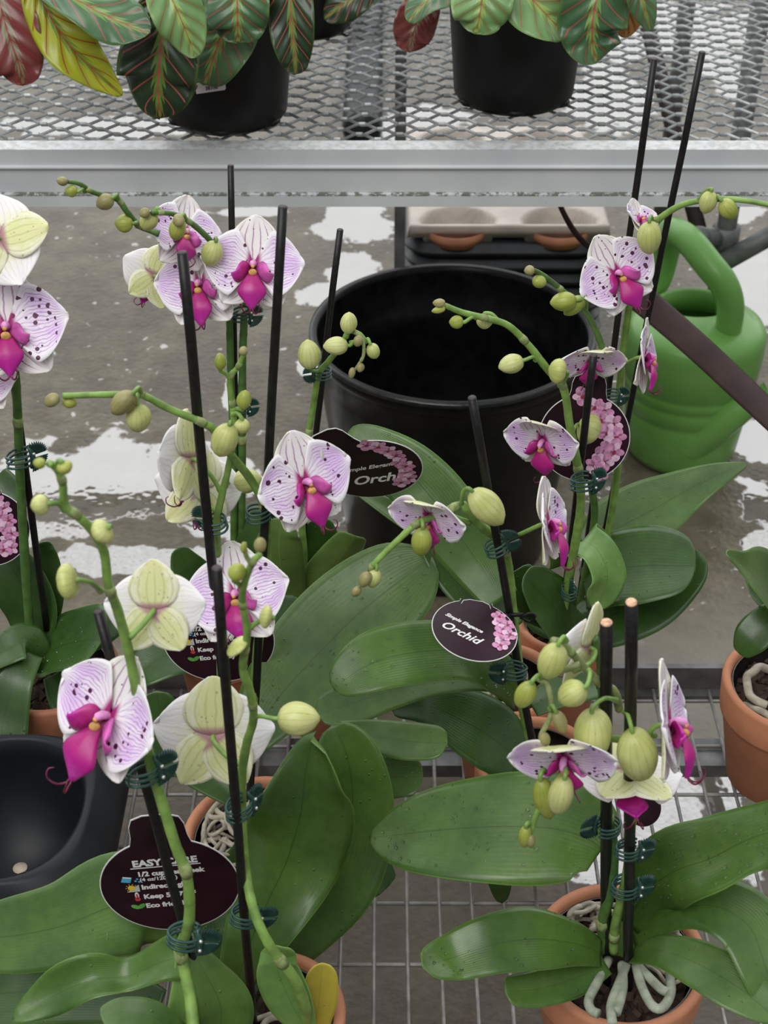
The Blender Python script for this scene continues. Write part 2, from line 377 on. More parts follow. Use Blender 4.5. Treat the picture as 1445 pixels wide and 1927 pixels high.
for x in (-1.15, .62, 1.75): MB().box((x, BY+.03, .70), (x+.03, 2.84, .738)).build('cross_rail', M['steel'], ub, smooth=False)
# expanded metal: zig-zag strands welded at their bonds
LW = .046; SW = .0305; wr = .0017; th = .0014
mb = MB(); nx = int(3.7/(LW/2)); rows = int((2.84-BY-.026)/(SW/2))
for j in range(rows):
    y0 = BY+.026+.004+j*SW/2; vs = []; fs = []; cnt = 0
    for i in range(nx+1):
        x = -1.85+i*LW/2; sgn = 1 if (i+j) % 2 == 0 else -1
        yc = y0+sgn*(SW/4-.0012); xsk = (y0-BY)*.10
        for dx in (-.0035, .0035):
            zt = BZ-.002+sgn*.0012
            vs += [(x+dx+xsk, yc-wr/2, zt-.0012), (x+dx+xsk, yc+wr/2, zt+.0006), (x+dx+xsk, yc+wr/2-.0004, zt+.0006-th-.0005), (x+dx+xsk, yc-wr/2-.0004, zt-.0012-th)]
            if cnt:
                a = (cnt-1)*4
                for k in range(4): fs.append((a+k, a+(k+1) % 4, a+4+(k+1) % 4, a+4+k))
            cnt += 1
    mb.add(vs, fs)
deck = mb.build('expanded_metal_deck', M['galv'], ub, smooth=False)
# legs and braces
def leg(x, y, r, label=None, top=.70):
    m = MB().tube([(x, y, .004), (x, y, top)], r, 14); m.tube([(x, y, .0), (x, y, .012)], r*1.6, 14)
    return m.build('leg', M['steel'], ub)
lx = at(1364, 450, 2.25); leg(lx.x, 2.25, .0165); leg(-1.2, 1.60, .0165); leg(lx.x, 2.80, .0165); leg(-1.2, 2.80, .0165)
l2 = at(752, 440, 2.22)
MB().box((l2.x-.009, 2.21, 0), (l2.x+.009, 2.228, .70)).build('leg', M['steel'], ub, smooth=False)
cz = at(1355, 452, 2.25).z
m = MB(); m.tube([(lx.x, 2.25, cz-.02), (lx.x, 2.25, cz+.025)], .024, 16); q = at(1318, 446, 2.22); m.tube([(lx.x-.005, 2.25, cz+.004), (q.x, 2.22, q.z)], .017, 12); m.ball((q.x-.004, 2.215, q.z), .021, 10)
m.build('pipe_coupling', M['steel'], ub)
a = at(1340, 505, 2.22); c2 = at(1500, 415, 2.22)
MB().tube([a, c2], .017, 10).build('brace', M['steel'], ub)
a = at(1140, 130, 2.75); a.z = .695; c2 = at(1318, 446, 2.25)
MB().tube([a, c2], .016, 6).build('brace', M['darkbar'], ub)

# ------------------------------------------------------------ lower bench of welded wire
lb = root('wire_bench', (0, 1.1, 0), 'low bench of welded wire grid on steel rails that carries the potted orchids', 'bench', 'greenhouse benches')
LZ = .35
b = NB('wire_grid_steel', .45, Metallic=.3); n = b.noise(b.obj(), 60, 4)
M['wire'] = b.col(b.mix(b.mr(n, .3, .7), (.24, .235, .225), (.38, .375, .36)))
m = MB()
x = -1.3
while x < 1.3: m.tube([(x, .30, LZ-.0022), (x, .7, LZ-.0022), (x, 1.085, LZ-.0022)], .0019, 6); x += .0287
y = 1.072
while y > .3: m.tube([(-1.3, y, LZ-.0056), (0, y, LZ-.0056), (1.3, y, LZ-.0056)], .0019, 6); y -= .0640
m.build('wire_grid', M['wire'], lb)
rl = MB().box((-1.35, 1.094, .335), (1.35, 1.101, .370)); rl.box((-1.35, 1.084, .335), (1.35, 1.094, .340))
rl.build('far_rail', M['steel'], lb, smooth=False)
MB().box((-1.3, .985, .325), (1.3, 1.022, .341)).build('support_rail', M['steel'], lb, smooth=False)
MB().box((-1.3, .36, .295), (1.3, .40, .341)).build('support_rail', M['steel'], lb, smooth=False)
for x, y in ((-1.32, 1.10), (1.30, 1.10), (-1.32, .38), (1.30, .38)): MB().box((x-.02, y-.02, 0), (x+.02, y+.02, .318)).build('leg', M['steel'], lb, smooth=False)

# ------------------------------------------------------------ big black tub on the floor
pc = at(851, 617, 1.80); R0 = 531*kof(851, 631, 1.80)/2; zt = pc.z
bp = root('nursery_pot', (pc.x, 1.80, 0), 'large empty round black plastic pot standing on the wet concrete floor', 'pot')
rb = R0*.74
out = [(0, .001), (rb, .001), (rb+.004, .006), (R0*.955, zt-.062), (R0*.958, zt-.060), (R0*.965, zt-.026), (R0*.99, zt-.022), (R0, zt-.014), (R0, zt-.003), (R0-.003, zt), (R0-.008, zt-.001),
       (R0-.011, zt-.010), (R0*.945, zt-.030), (R0*.935, zt-.034), (R0*.925, zt-.070), (R0*.915, zt-.072), (R0*.90, zt-.11), (rb-.004, .012), (0, .012)]
MB().lathe(out, (pc.x, 1.80, 0), 96).build('pot_body', M['black_gloss'], bp)
m = MB().lathe([(R0-.004, zt-.0005), (R0+.002, zt-.001), (R0+.003, zt-.006), (R0-.001, zt-.010)], (pc.x, 1.80, 0), 96)
m.build('rim', simple('wet_black_rim', (.012, .012, .013), .22, .5, 90, .5), bp)

# ------------------------------------------------------------ watering can
b = NB('green_can_plastic', .30); ob = b.obj(); n = b.noise(ob, 8, 3); n2 = b.noise(ob, 160, 3)
b.bump(n2, .25, .0012); M['can'] = b.col(b.mix(b.mr(n, .3, .7), (.15, .38, .075), (.21, .46, .115)))
cx = at(1290, 760, 2.045).x; cy = 2.045; cr = .109
wc = root('watering_can', (cx, cy, 0), 'light green plastic watering can standing on the wet floor beside the big black pot', 'watering can')
prof = [(0, .0), (.078, 0), (.086, .004)]
for z in (.02, .055, .095, .100, .104, .128, .132, .136, .150, .154, .158, .20, .226):
    r = .091+.021*min(1, z/.19); r -= .0022 if z in (.100, .132, .154) else 0; prof.append((r, z))
prof += [(.111, .238), (.105, .248), (.096, .2535), (.088, .257)]
vs = MB(); vs.lathe(prof, (cx, cy, 0), 64)
# dome top with an off-centre oval mouth
oc = (-.003, .024); orx, ory = .060, .049; n = 64; V = []; F = []
rings = [(0, None), (.35, None), (.7, None), (1, None)]
for f in (0, .3, .62, .86, 1.0):
    for k in range(n):
        a = 2*math.pi*k/n; ox = cx+.088*math.cos(a); oy = cy+.088*math.sin(a); ix = cx+oc[0]+orx*math.cos(a); iy = cy+oc[1]+ory*math.sin(a)
        V.append((ox+(ix-ox)*f, oy+(iy-oy)*f, .257+.012*math.sin(f*math.pi*.5)+.002*f))
for k in range(n): a = 2*math.pi*k/n; V.append((cx+oc[0]+(orx-.005)*math.cos(a), cy+oc[1]+(ory-.005)*math.sin(a), .268))
for k in range(n): a = 2*math.pi*k/n; V.append((cx+oc[0]+(orx-.004)*math.cos(a), cy+oc[1]+(ory-.004)*math.sin(a), .235))
for k in range(n): a = 2*math.pi*k/n; V.append((cx+.100*math.cos(a), cy+.100*math.sin(a), .215))
for k in range(n): a = 2*math.pi*k/n; V.append((cx+.080*math.cos(a), cy+.080*math.sin(a), .006))
for j in range(8):
    for k in range(n): a = j*n+k; q = j*n+(k+1) % n; F.append((a, q, q+n, a+n))
F.append(tuple(range(8*n, 9*n)))
vs.add(V, F); vs.build('body', M['can'], wc)
# carrying handle arching over the mouth
H = [at(1205, 560, 2.155), at(1238, 530, 2.165), at(1256, 470, 2.16), at(1262, 436, 2.12), at(1295, 452, 2.06), at(1335, 500, 2.015), at(1362, 535, 1.995), at(1374, 575, 1.992), at(1370, 622, 2.00), at(1362, 650, 2.015)]
H[0].z = .24; H[-1].z = .225
hp = catmull(H, 46); hr = [.0195+.0035*math.sin(i/45*math.pi) for i in range(46)]; hr[-1] = .021; hr[0] = .02
MB().tube(hp, hr, 16).build('handle', M['can'], wc)
sp = [at(1300, 830, 1.98), at(1360, 790, 1.955), at(1405, 762, 1.945), at(1436, 742, 1.94)]
spc = catmull(sp, 16)
m = MB().tube(spc, [.036-.022*i/15 for i in range(16)], 18, cap=False); m.tube([Vector(spc[-1])-Vector((.004, 0, .002)), Vector(spc[-1])+Vector((.006, -.001, .004))], [.014, .0175], 18, cap=False)
m.build('spout', M['can'], wc)
w1, w2, w3 = at(1330, 765, 1.99), at(1332, 835, 1.985), at(1392, 790, 1.955)
m = MB()
for d in (0,):
    A = [w1, w2, w3]; B = [p+Vector((.006, .012, 0)) for p in A]; m.add(A+B, [(0, 1, 2), (3, 5, 4), (0, 3, 4, 1), (1, 4, 5, 2), (2, 5, 3, 0)])
m.build('spout_web', M['can'], wc, smooth=False)

# ------------------------------------------------------------ trays beneath the upper bench
M['blacktray'] = simple('black_tray_plastic', (.016, .018, .022), .38, .35, 25, .15)
M['beige'] = simple('beige_carry_tray_plastic', (.60, .52, .45), .4, .12, 18, .1)
TX0 = at(762, 435, 2.30).x; TX1 = at(1158, 430, 2.30).x; TY0 = 2.30; TY1 = 2.78
zt = at(960, 432, 2.30).z-.004
def rrect(x0, x1, y0, y1, r, n=8):
    P = []
    for (cx_, cy_, a0) in ((x1-r, y0+r, -90), (x1-r, y1-r, 0), (x0+r, y1-r, 90), (x0+r, y0+r, 180)):
        for i in range(n+1): a = math.radians(a0+90*i/n); P.append((cx_+r*math.cos(a), cy_+r*math.sin(a)))
    return P
def ringloft(mb, secs, cap=True):
    n = len(secs[0][0]); V = []; F = []
    for P, z in secs: V += [(x, y, z) for x, y in P]
    for j in range(len(secs)-1):
        for k in range(n): a = j*n+k; q = j*n+(k+1) % n; F.append((a, q, q+n, a+n))
    if cap: F.append(tuple(reversed(range(n)))); F.append(tuple(range(len(V)-n, len(V))))
    return mb.add(V, F)
k = 0; z = 0.0; nt_ = 9; hh = (zt-.03)/nt_
for k in range(nt_):
    z0 = k*hh+.0002; m = MB(); dx = random.uniform(-.004, .004)
    secs = []
    for (ins, zz_) in ((.010, 0), (.008, hh*.30), (.002, hh*.34), (0, hh*.55), (.001, hh*.62), (.006, hh*.66), (.007, hh*.98)):
        secs.append((rrect(TX0+ins+dx, TX1-ins+dx, TY0+ins, TY1-ins, .06), z0+zz_))
    ringloft(m, secs); o = m.build('nursery_tray', M['blacktray'])
    pos = ['lowest', 'second from the bottom', 'third from the bottom', 'fourth from the bottom', 'middle', 'fourth from the top', 'third from the top', 'second from the top', 'topmost'][k]
    tag(o, 'black plastic nursery tray, %s of the stack under the upper bench' % pos, 'tray', 'stacked black nursery trays')
ct = root('carry_tray', (0, TY0, nt_*hh), 'beige plastic carry tray on top of the black tray stack behind the large pot', 'tray')
m = MB(); z0 = nt_*hh; secs = []
NX, NY = 3, 3; nxg, nyg = 66, 66; G = []; ht = zt+.004-z0
for i in range(nyg+1):
    row = []
    for j in range(nxg+1):
        fx = j/nxg; fy_ = i/nyg; X = TX0+.004+(TX1-TX0-.008)*fx; Y = TY0+.003+(TY1-TY0-.006)*fy_
        u_ = (fx*2.0) % 1-.5; v_ = (fy_*2.6+.42) % 1-.5
        d = math.hypot(u_, v_); z_ = z0+ht if d > .38 else z0+ht-.038*min(1, (.38-d)/.05)
        e = min(fx, 1-fx, fy_, 1-fy_); z_ = max(z_, z0+ht+.001) if e < .04 else z_
        if e < .012: z_ = z0+.008
        # scalloped front lip
        row.append(Vector((X, Y+(.02 if e < .012 and fy_ < .02 else 0), z_)))
    G.append(row)
uvs = [[(j/nxg, i/nyg) for j in range(nxg+1)] for i in range(nyg+1)]
MB().sheet([list(r) for r in G], .0025, uvs, mf=0, mb=0).build('tray_shell', M['beige'], ct)
for fx in (.25, .75):
    px_ = TX0+(TX1-TX0)*fx; 
    o = MB().lathe([(0, z0+.001), (.048, z0+.001), (.054, zt-.035+.0), (.058, zt-.012), (.054, zt-.012), (.050, zt-.035), (0, zt-.035)], (px_, TY0+.052, 0), 32).build('terracotta_pot', M['terra'])
    tag(o, 'terracotta pot sitting in the beige carry tray, %s of the two' % ('left' if fx < .5 else 'right'), 'pot', 'terracotta pots in the beige tray')
    m = MB()
    for q in range(60):
        a = random.uniform(0, 6.28); r = .043*math.sqrt(random.random()); s_ = random.uniform(.004, .008)
        m.ball((px_+r*math.cos(a), TY0+.052+r*math.sin(a), zt-.030+random.uniform(0, .006)), s_, 5, 0, (1, .7, .5))
    tag(m.build('potting_bark', simple('grey_gravel', (.28, .26, .22), .9, .4, 200) if 'grav' not in M else M['grav']), 'pale bark filling the %s terracotta pot in the beige tray' % ('left' if fx < .5 else 'right'), 'bark', kind='stuff')
X0 = at(745, 230, 2.6).x; 
# corrugated drain pipe running away under the bench
pp = at(690, 283, 3.0); m = MB(); pr = []; Y0 = 3.35; XP = at(684, 200, 3.6).x
N = 150; pts = [(XP+.0*i, Y0+i*.018, .052) for i in range(N)]; m.tube(pts, [.050 if i % 2 else .040 for i in range(N)], 20)
tag(m.build('drain_pipe', M['blacktray']), 'black corrugated pipe running away across the floor beneath the upper bench', 'pipe')

# brown plastic strap and twig
M['brown'] = simple('dark_brown_strap', (.040, .022, .020), .5, .2, 30, Specular_IOR_Level=.2)
A_ = [at(1190, 548, 1.50), at(1240, 590, 1.46), at(1320, 660, 1.38), at(1400, 735, 1.30), at(1480, 810, 1.22)]
g = []; cc = catmull(A_, 30)
for i, p in enumerate(cc):
    p = Vector(p); T = (Vector(cc[min(i+1, 29)])-Vector(cc[max(i-1, 0)])).normalized(); sd = T.cross(FW).normalized(); w = (27 if i > 1 else 18)*kof(1300, 650, p.y)
    g.append([p+sd*w*f for f in (-1, -.8, 0, .8, 1)])
o = MB().sheet(g, .004, [[(j/4, i/29) for j in range(5)] for i in range(30)], mf=0, mb=0).build('plastic_strap', M['brown'])
tag(o, 'dark brown flat strap slanting down in front of the green watering can', 'strap')
tw = catmull([at(1040, 350, 1.62), at(1060, 400, 1.62), at(1088, 445, 1.63), at(1128, 480, 1.64), at(1200, 545, 1.55)], 24)
o = MB().tube(tw, [.0028+.0022*i/23 for i in range(24)], 8).build('brown_tube', M['brown'])
tag(o, 'thin brown tube hanging below the grey front rail, before the stacked trays', 'tube')
# ------------------------------------------------------------ builders for plants
def leaf(par, pts, mat='leaf', under='leaf_un', n=(0, -.35, .94), fold=.16, th=.0016, name='leaf', tip=.10, wav=0.0, nu=30, nv=13, label=None, drops=0):
    """pts: (px, py, Y, half-width px [, half-width px right]) from base to tip"""
    q = [(p[0], p[1], p[2], p[3], p[4] if len(p) > 4 else p[3]) for p in pts]
    cc = catmull(q, nu); n = Vector(n).normalized(); G = []; uv = []; C = [at(c[0], c[1], c[2]) for c in cc]; ph = random.uniform(0, 6)
    prev = None
    for i, c in enumerate(cc):
        T = (C[min(i+1, nu-1)]-C[max(i-1, 0)]).normalized(); s = n.cross(T)
        if s.length < .25: s = (prev if prev is not None else n.cross(T)+RT*.3)
        s = s.normalized()
        if prev is not None and s.dot(prev) < 0 and s.dot(prev) < -.2: s = -s
        if prev is not None: s = (s*.6+prev*.4).normalized()
        prev = s
        # width as seen from the front, measured square to the midrib
        vd = (C[i]-CAM).normalized(); Tp = (T-vd*T.dot(vd)); Tp = Tp.normalized() if Tp.length > .05 else s.cross(vd)
        sp = s-vd*s.dot(vd); perp = vd.cross(Tp).normalized(); f = abs(sp.dot(perp)); f = max(f, .42)
        k = kof(c[0], c[1], c[2]); S_ = i/(nu-1)
        tf = math.sqrt(max(0.0, 1-((S_-(1-tip))/tip)**2)) if S_ > 1-tip else 1
        tf = max(tf, .02); N = T.cross(s).normalized()
        if N.z < 0: N = -N
        row = []; ur = []
        for j in range(nv):
            v = j/(nv-1)*2-1; w = (c[3] if v < 0 else c[4])*k/f*tf*v
            lift = abs(v)**1.4*fold*abs((c[3]+c[4])/2*k/f*tf) + wav*k*c[3]*math.sin(S_*9+ph+(0 if v < 0 else 2))*v*v*.3
            row.append(C[i]+s*w+N*lift); ur.append((j/(nv-1), S_))
        G.append(row); uv.append(ur)
    # keep front = upper side
    a = G[nu//2+1][nv//2]-G[nu//2][nv//2]; bb = G[nu//2][nv//2+1]-G[nu//2][nv//2]
    if bb.cross(a).z < 0: G = [list(reversed(r)) for r in G]
    o = MB().sheet(G, th, uv, None, 0, 1).build(name, [M[mat], M[under]], par)
    if label: o['label'] = label
    if drops:
        m = MB(); rg = random.Random(int(pts[0][0])+drops)
        for q in range(drops):
            i = rg.randrange(2, nu-2); j = rg.randrange(1, nv-2); f = rg.random(); p = G[i][j].lerp(G[i][j+1], f).lerp(G[i+1][j], rg.random()*.5)
            N = (G[i][j+1]-G[i][j]).cross(G[i+1][j]-G[i][j]).normalized()
            if N.z < 0: N = -N
            r_ = rg.choice((.0006, .0008, .001, .0014)); m.ball(p+N*(th*.5+r_*.15), r_, 7, 0, (rg.uniform(.8, 1.3), 1, .6))
        w = m.build('water_droplets', M['water'], o); w['kind'] = 'stuff'
    return o
def stem(par, pts, r0=.0026, r1=None, mat='stem', nodes=(), name='stem', n=None):
    """pts (px,py,Y) base -> tip"""
    C = catmull([tuple(at(*p)) for p in pts], n or max(16, 7*len(pts))); N = len(C); r1 = r1 or r0*.7
    m = MB(); R = [r0+(r1-r0)*i/(N-1) for i in range(N)]
    rng = random.Random(len(pts)*31+int(pts[0][0]))
    m.tube(C, [r*(1+.05*rng.uniform(-1, 1)) for r in R], 10)
    for f in nodes:
        i = int(f*(N-1)); p = Vector(C[i]); T = (Vector(C[min(i+1, N-1)])-Vector(C[max(0, i-1)])).normalized(); r = R[i]
        m.tube([p-T*r*1.4, p-T*r*.5, p, p+T*r*1.6], [r*1.02, r*1.16, r*1.2, r*1.0], 10, mi=1)
    return m.build(name, [M[mat], M['node']], par)
def bud(par, base, tip, w, Y, mat='bud', att=None, Yt=None, ped='stem', name='bud'):
    """base/tip in px, w full width px; att = (px,py[,Y]) where its stalk meets the stem"""
    B = at(base[0], base[1], Y); T_ = at(tip[0], tip[1], Yt or Y)
    k = kof(base[0], base[1], Y); L = (T_-B).length; A = (T_-B).normalized(); r = w*k/2
    X = A.orthogonal().normalized(); Yv = A.cross(X); m = MB(); V = []; F = []; uv = []; nj, nk = 16, 30
    ph = random.uniform(0, 6)
    for j in range(nj+1):
        t = j/nj; prof = math.sin(math.pi*min(1, (t*.93+.035))**.88)**.62; 
        if t > .86: prof *= 1-.45*((t-.86)/.14)**1.5
        if j == 0: prof *= .45
        for kk in range(nk):
            a = 2*math.pi*kk/nk; seam = abs(math.sin(1.5*(a+ph+t*.5))); rr = r*prof*(.85+.15*seam**.35)*(1+.015*math.sin(a*15))
            V.append(B+A*(t*L)+(X*math.cos(a)+Yv*math.sin(a)*.93)*rr); uv.append((kk/nk, t))
    for j in range(nj):
        for kk in range(nk): a = j*nk+kk; q = j*nk+(kk+1) % nk; F.append((a, q, q+nk, a+nk))
    F.append(tuple(reversed(range(nk)))); F.append(tuple(range(len(V)-nk, len(V))))
    m.add(V, F, 0, uv, uv)
    if att:
        P2 = at(att[0], att[1], att[2] if len(att) > 2 else Y); mid = (B+P2)/2-A*L*.12+Vector((0, 0, .002))
        m.tube(catmull([tuple(B+A*L*.08), tuple(B-A*L*.10), tuple(mid), tuple(P2)], 14), [.0017]*2+[.0014]*10+[.0019]*2, 8, mi=1)
    return m.build(name, [M[mat], M[ped]], par)
def flower(par, cx, cy, Y, R, yaw=0, pitch=0, roll=0, cup=.10, lip=1.0, att=None, droop=None, seed=None, lipdrop=0, dcurl=0, lipsc=1.0, skip=()):
    rng = random.Random(seed if seed is not None else int(cx*7+cy)); C = at(cx, cy, Y); k = kof(cx, cy, Y)*R
    ya, pa, ra = map(math.radians, (yaw, pitch, roll))
    n = RT*math.sin(ya)*math.cos(pa)-FW*math.cos(ya)*math.cos(pa)+UPV*math.sin(pa)
    u = UPV-n*UPV.dot(n)
    u = u.normalized() if u.length > .1 else (FW*1.0-n*FW.dot(n)).normalized()
    x = u.cross(n); u2 = u*math.cos(ra)-x*math.sin(ra)*1.0; x2 = u2.cross(n)     # roll > 0: top leans left seen from the front
    if True: u2 = u*math.cos(ra)-x*math.sin(ra); x2 = u2.cross(n)
    def W_(p): return C+(x2*p[0]+u2*p[1]+n*p[2])*k
    col = MB()
    col.tube([W_((0, -.02, -.02)), W_((0, .02, .08)), W_((0, .03, .17)), W_((0, .005, .25)), W_((0, -.02, .28))], [.055*k, .062*k, .068*k, .058*k, .03*k], 12)
    col.ball(W_((0, -.035, .262)), .04*k, 8, 1)
    col.ball(W_((0, -.15, .22)), .075*k, 10, 1, (1.1, .8, 1))
    bk = W_((0, 0, -.04))
    if att:
        P2 = at(*att); md = W_((0, -.10, -.35)); col.tube(catmull([tuple(bk), tuple(W_((0, -.03, -.2))), tuple(md*.6+P2*.4), tuple(P2)], 18), [.0016]*15+[.002]*3, 8, mi=2)
    else: col.tube([bk, W_((0, -.05, -.3))], [.0019, .0017], 8, mi=2)
    f = col.build('flower', [M['column'], M['throat'], M['stem']], par)
    def blade(name, ang, L, hw, z0, zt, cupx, twist, mats, wide, nu=16, nv=13):
        a = math.radians(ang); d = (math.cos(a), math.sin(a)); pr = (-d[1], d[0]); G = []; uv = []; u2_ = []
        ph = rng.uniform(0, 6)
        for i in range(nu+1):
            s = 1-(1-i/nu)**1.6; row = []; ur = []; u2r = []
            if wide: w = hw*(math.sin(math.pi*(s**.74)*.985+.012)**.50)*(.22+.78*min(1, s/.42)**1.0)
            else: w = hw*(math.sin(math.pi*(s**.82)*.98+.018)**.60)
            if s > .999: w = hw*.10
            for j in range(nv+1):
                t = j/nv*2-1; r_ = s*L
                z = z0+zt*s*s+cupx*(t*t)*w*1.1+twist*t*w+.018*math.sin(ph+t*5)*s*s+.012*math.cos(ph+s*8)*t*t
                y_ = r_-(.10 if wide else .03)*t*t*s
                p = (d[0]*y_+pr[0]*t*w, d[1]*y_+pr[1]*t*w, z); row.append(W_(p)); ur.append((j/nv, s)); u2r.append((p[0]+(3 if wide else 7), p[1]))
            G.append(row); uv.append(ur); u2_.append(u2r)
        aa = G[nu//2+1][nv//2]-G[nu//2][nv//2]; bb = G[nu//2][nv//2+1]-G[nu//2][nv//2]
        if bb.cross(aa).dot(n) < 0: G = [list(reversed(r)) for r in G]; uv = [list(reversed(r)) for r in uv]; u2_ = [list(reversed(r)) for r in u2_]
        MB().sheet(G, .035*k if k < .03 else .001, uv, u2_, 0, 1).build(name, [M[m_] for m_ in mats], f)
    S_ = ('sf', 'sb'); P_ = ('pf', 'pb'); j_ = lambda a: rng.uniform(-a, a)
    D = droop if droop is not None else 0
    blade('sepal', 90+j_(4), .98, .50, -.06, .02+cup*.6+dcurl, .10, j_(.1), S_, False)
    for sg in (-1, 1):
        blade('sepal', 270+sg*(36+j_(4)), .94, .41, -.07, -.03+cup*.5+j_(.06), .12, sg*.12, S_, False)
    for sg in (-1, 1):
        if ('L' if sg < 0 else 'R') in skip: continue
        blade('petal', 90-sg*(83+j_(4)), 1.0, .65, .012, cup+D+j_(.04), .10+.08*cup, -sg*.06, P_, True, 20, 17)
    if lip:
        m = MB(); ls = lipsc
        G = []; uv = []; nu, nv = 18, 9
        prof = [(-.04, .06, .05), (-.14, .16, .08), (-.26, .25, .15), (-.42, .31, .25), (-.54, .31, .25), (-.70, .25, .12), (-.82, .19, .02)]
        cc = catmull(prof, nu+1)
        for i, (y_, z_, w_) in enumerate(cc):
            row = []; ur = []
            for j in range(nv+1):
                t = j/nv*2-1; row.append(W_((t*w_*ls, y_*ls-lipdrop*i/nu, (z_-.16*abs(t)**1.3*(.3+w_))*ls+.01))); ur.append((j/nv, i/nu))
            G.append(row); uv.append(ur)
        m.sheet(G, .04*k, uv, None, 0, 0)
        for sg in (-1, 1):
            tp = catmull([(sg*.015, -.79, .19), (sg*.03, -.86, .22), (sg*.09, -.90, .31), (sg*.15, -.84, .42), (sg*.16, -.74, .44), (sg*.12, -.70, .40)], 18)
            m.tube([W_((a*ls, b_*ls-lipdrop, c_*ls)) for a, b_, c_ in tp], [max(.0003, (.020-.013*i/17)*k) for i in range(18)], 6)
        lo_ = m.build('lip', [M['lip']], f)
        for sg in (-1, 1):
            G = []; uv = []
            for i in range(11):
                s = i/10; row = []; ur = []; w = .20*math.sin(math.pi*(s**.8)*.93+.12)
                for j in range(8):
                    t = j/7*2-1; cx_ = sg*(.05+.27*math.sin(s*1.35)-.05*t); cy_ = -.12-.02*s+t*w; cz_ = .08+.34*s-.07*t*t-.12*s*s
                    row.append(W_((cx_*ls+sg*.03*t*t, cy_*ls, cz_*ls))); ur.append((j/7, s))
                G.append(row); uv.append(ur)
            MB().sheet(G, .035*k, uv, None, 0, 0).build('lip_side_lobe', [M['lip'] if sg < 0 else M['lip_side']], f)
    return f
def stake(p0, p1, dpx, label, end='dk', group='support stakes'):
    """p0 bottom, p1 top : (px,py,Y)"""
    A = at(*p0); B = at(*p1); k = kof(*p1); r = dpx*k/2; T = (B-A).normalized(); m = MB()
    N = 9; pts = [A.lerp(B, i/(N-1)) for i in range(N)]
    for q in pts[1:-1]: q += Vector((random.uniform(-1, 1)*.0004, 0, 0))
    rt = root('support_stake', A, label, 'plant stake', group)
    m.tube(pts, [r*1.02]*(N-1)+[r], 12).build('shaft', M['stake'], rt)
    MB().tube([B-T*.0002, B+T*.0007], [r*.93, r*.86], 12).build('cut_end', M['cut'] if end == 'cut' else M['top_dk'], rt)
    return rt
def clip(px, py, Y, label, s=1.0, flip=1, tilt=0, ang=20):
    c = at(px, py, Y); rt = root('orchid_clip', c, label, 'plant clip', 'dark green orchid clips'); k = .0125*s
    ct_, st_ = math.cos(math.radians(tilt)), math.sin(math.radians(tilt)); ca, sa = math.cos(math.radians(ang)), math.sin(math.radians(ang))
    def W_(x, y, z):   # x to wings, y away, z up
        x1 = x*ca-y*sa; y1 = x*sa+y*ca; x1 *= flip
        X = x1*ct_-z*st_; Z = x1*st_+z*ct_
        return c+Vector((X, y1, Z))*k
    for q in range(3):
        z = (q-1)*.28; R_ = .62; pts = [W_(-.1+R_*math.cos(a)*1.05, R_*.8*math.sin(a), z+.05*math.sin(a*2)) for a in [math.radians(-25-i*310/22) for i in range(23)]]
        MB().tube(pts, [.065*k]*23, 7).build('ring', M['clip'], rt)
    for sg in (-1, 1):
        G = []; uv = []
        for i in range(8):
            r_ = .12+.72*i/7; row = []; ur = []
            for j in range(22):
                a = math.radians(-50+100*j/21+sg*50); sc = r_*(1+(.11*math.cos(j*math.pi) if i == 7 else 0)); rib = .06*math.cos(j*math.pi)*(i/7)
                row.append(W_(.50+sc*math.cos(a)*.9, -.26+rib-.10*r_, sc*math.sin(a)*.85+sg*.10)); ur.append((j/21, i/7))
            G.append(row); uv.append(ur)
        MB().sheet(G, .10*k, uv, None, 0, 0).build('wing', M['clip'], rt)
    MB().tube([W_(.36, -.25, -.62), W_(.46, -.34, -.2), W_(.46, -.34, .25), W_(.36, -.22, .7)], [.10*k, .15*k, .15*k, .09*k], 8).build('hinge', M['clip'], rt)
    for z in (-.28, .30):
        MB().ball(W_(.48, -.50, z), .085*k, 8).build('pin', M['pin'], rt)
    return rt
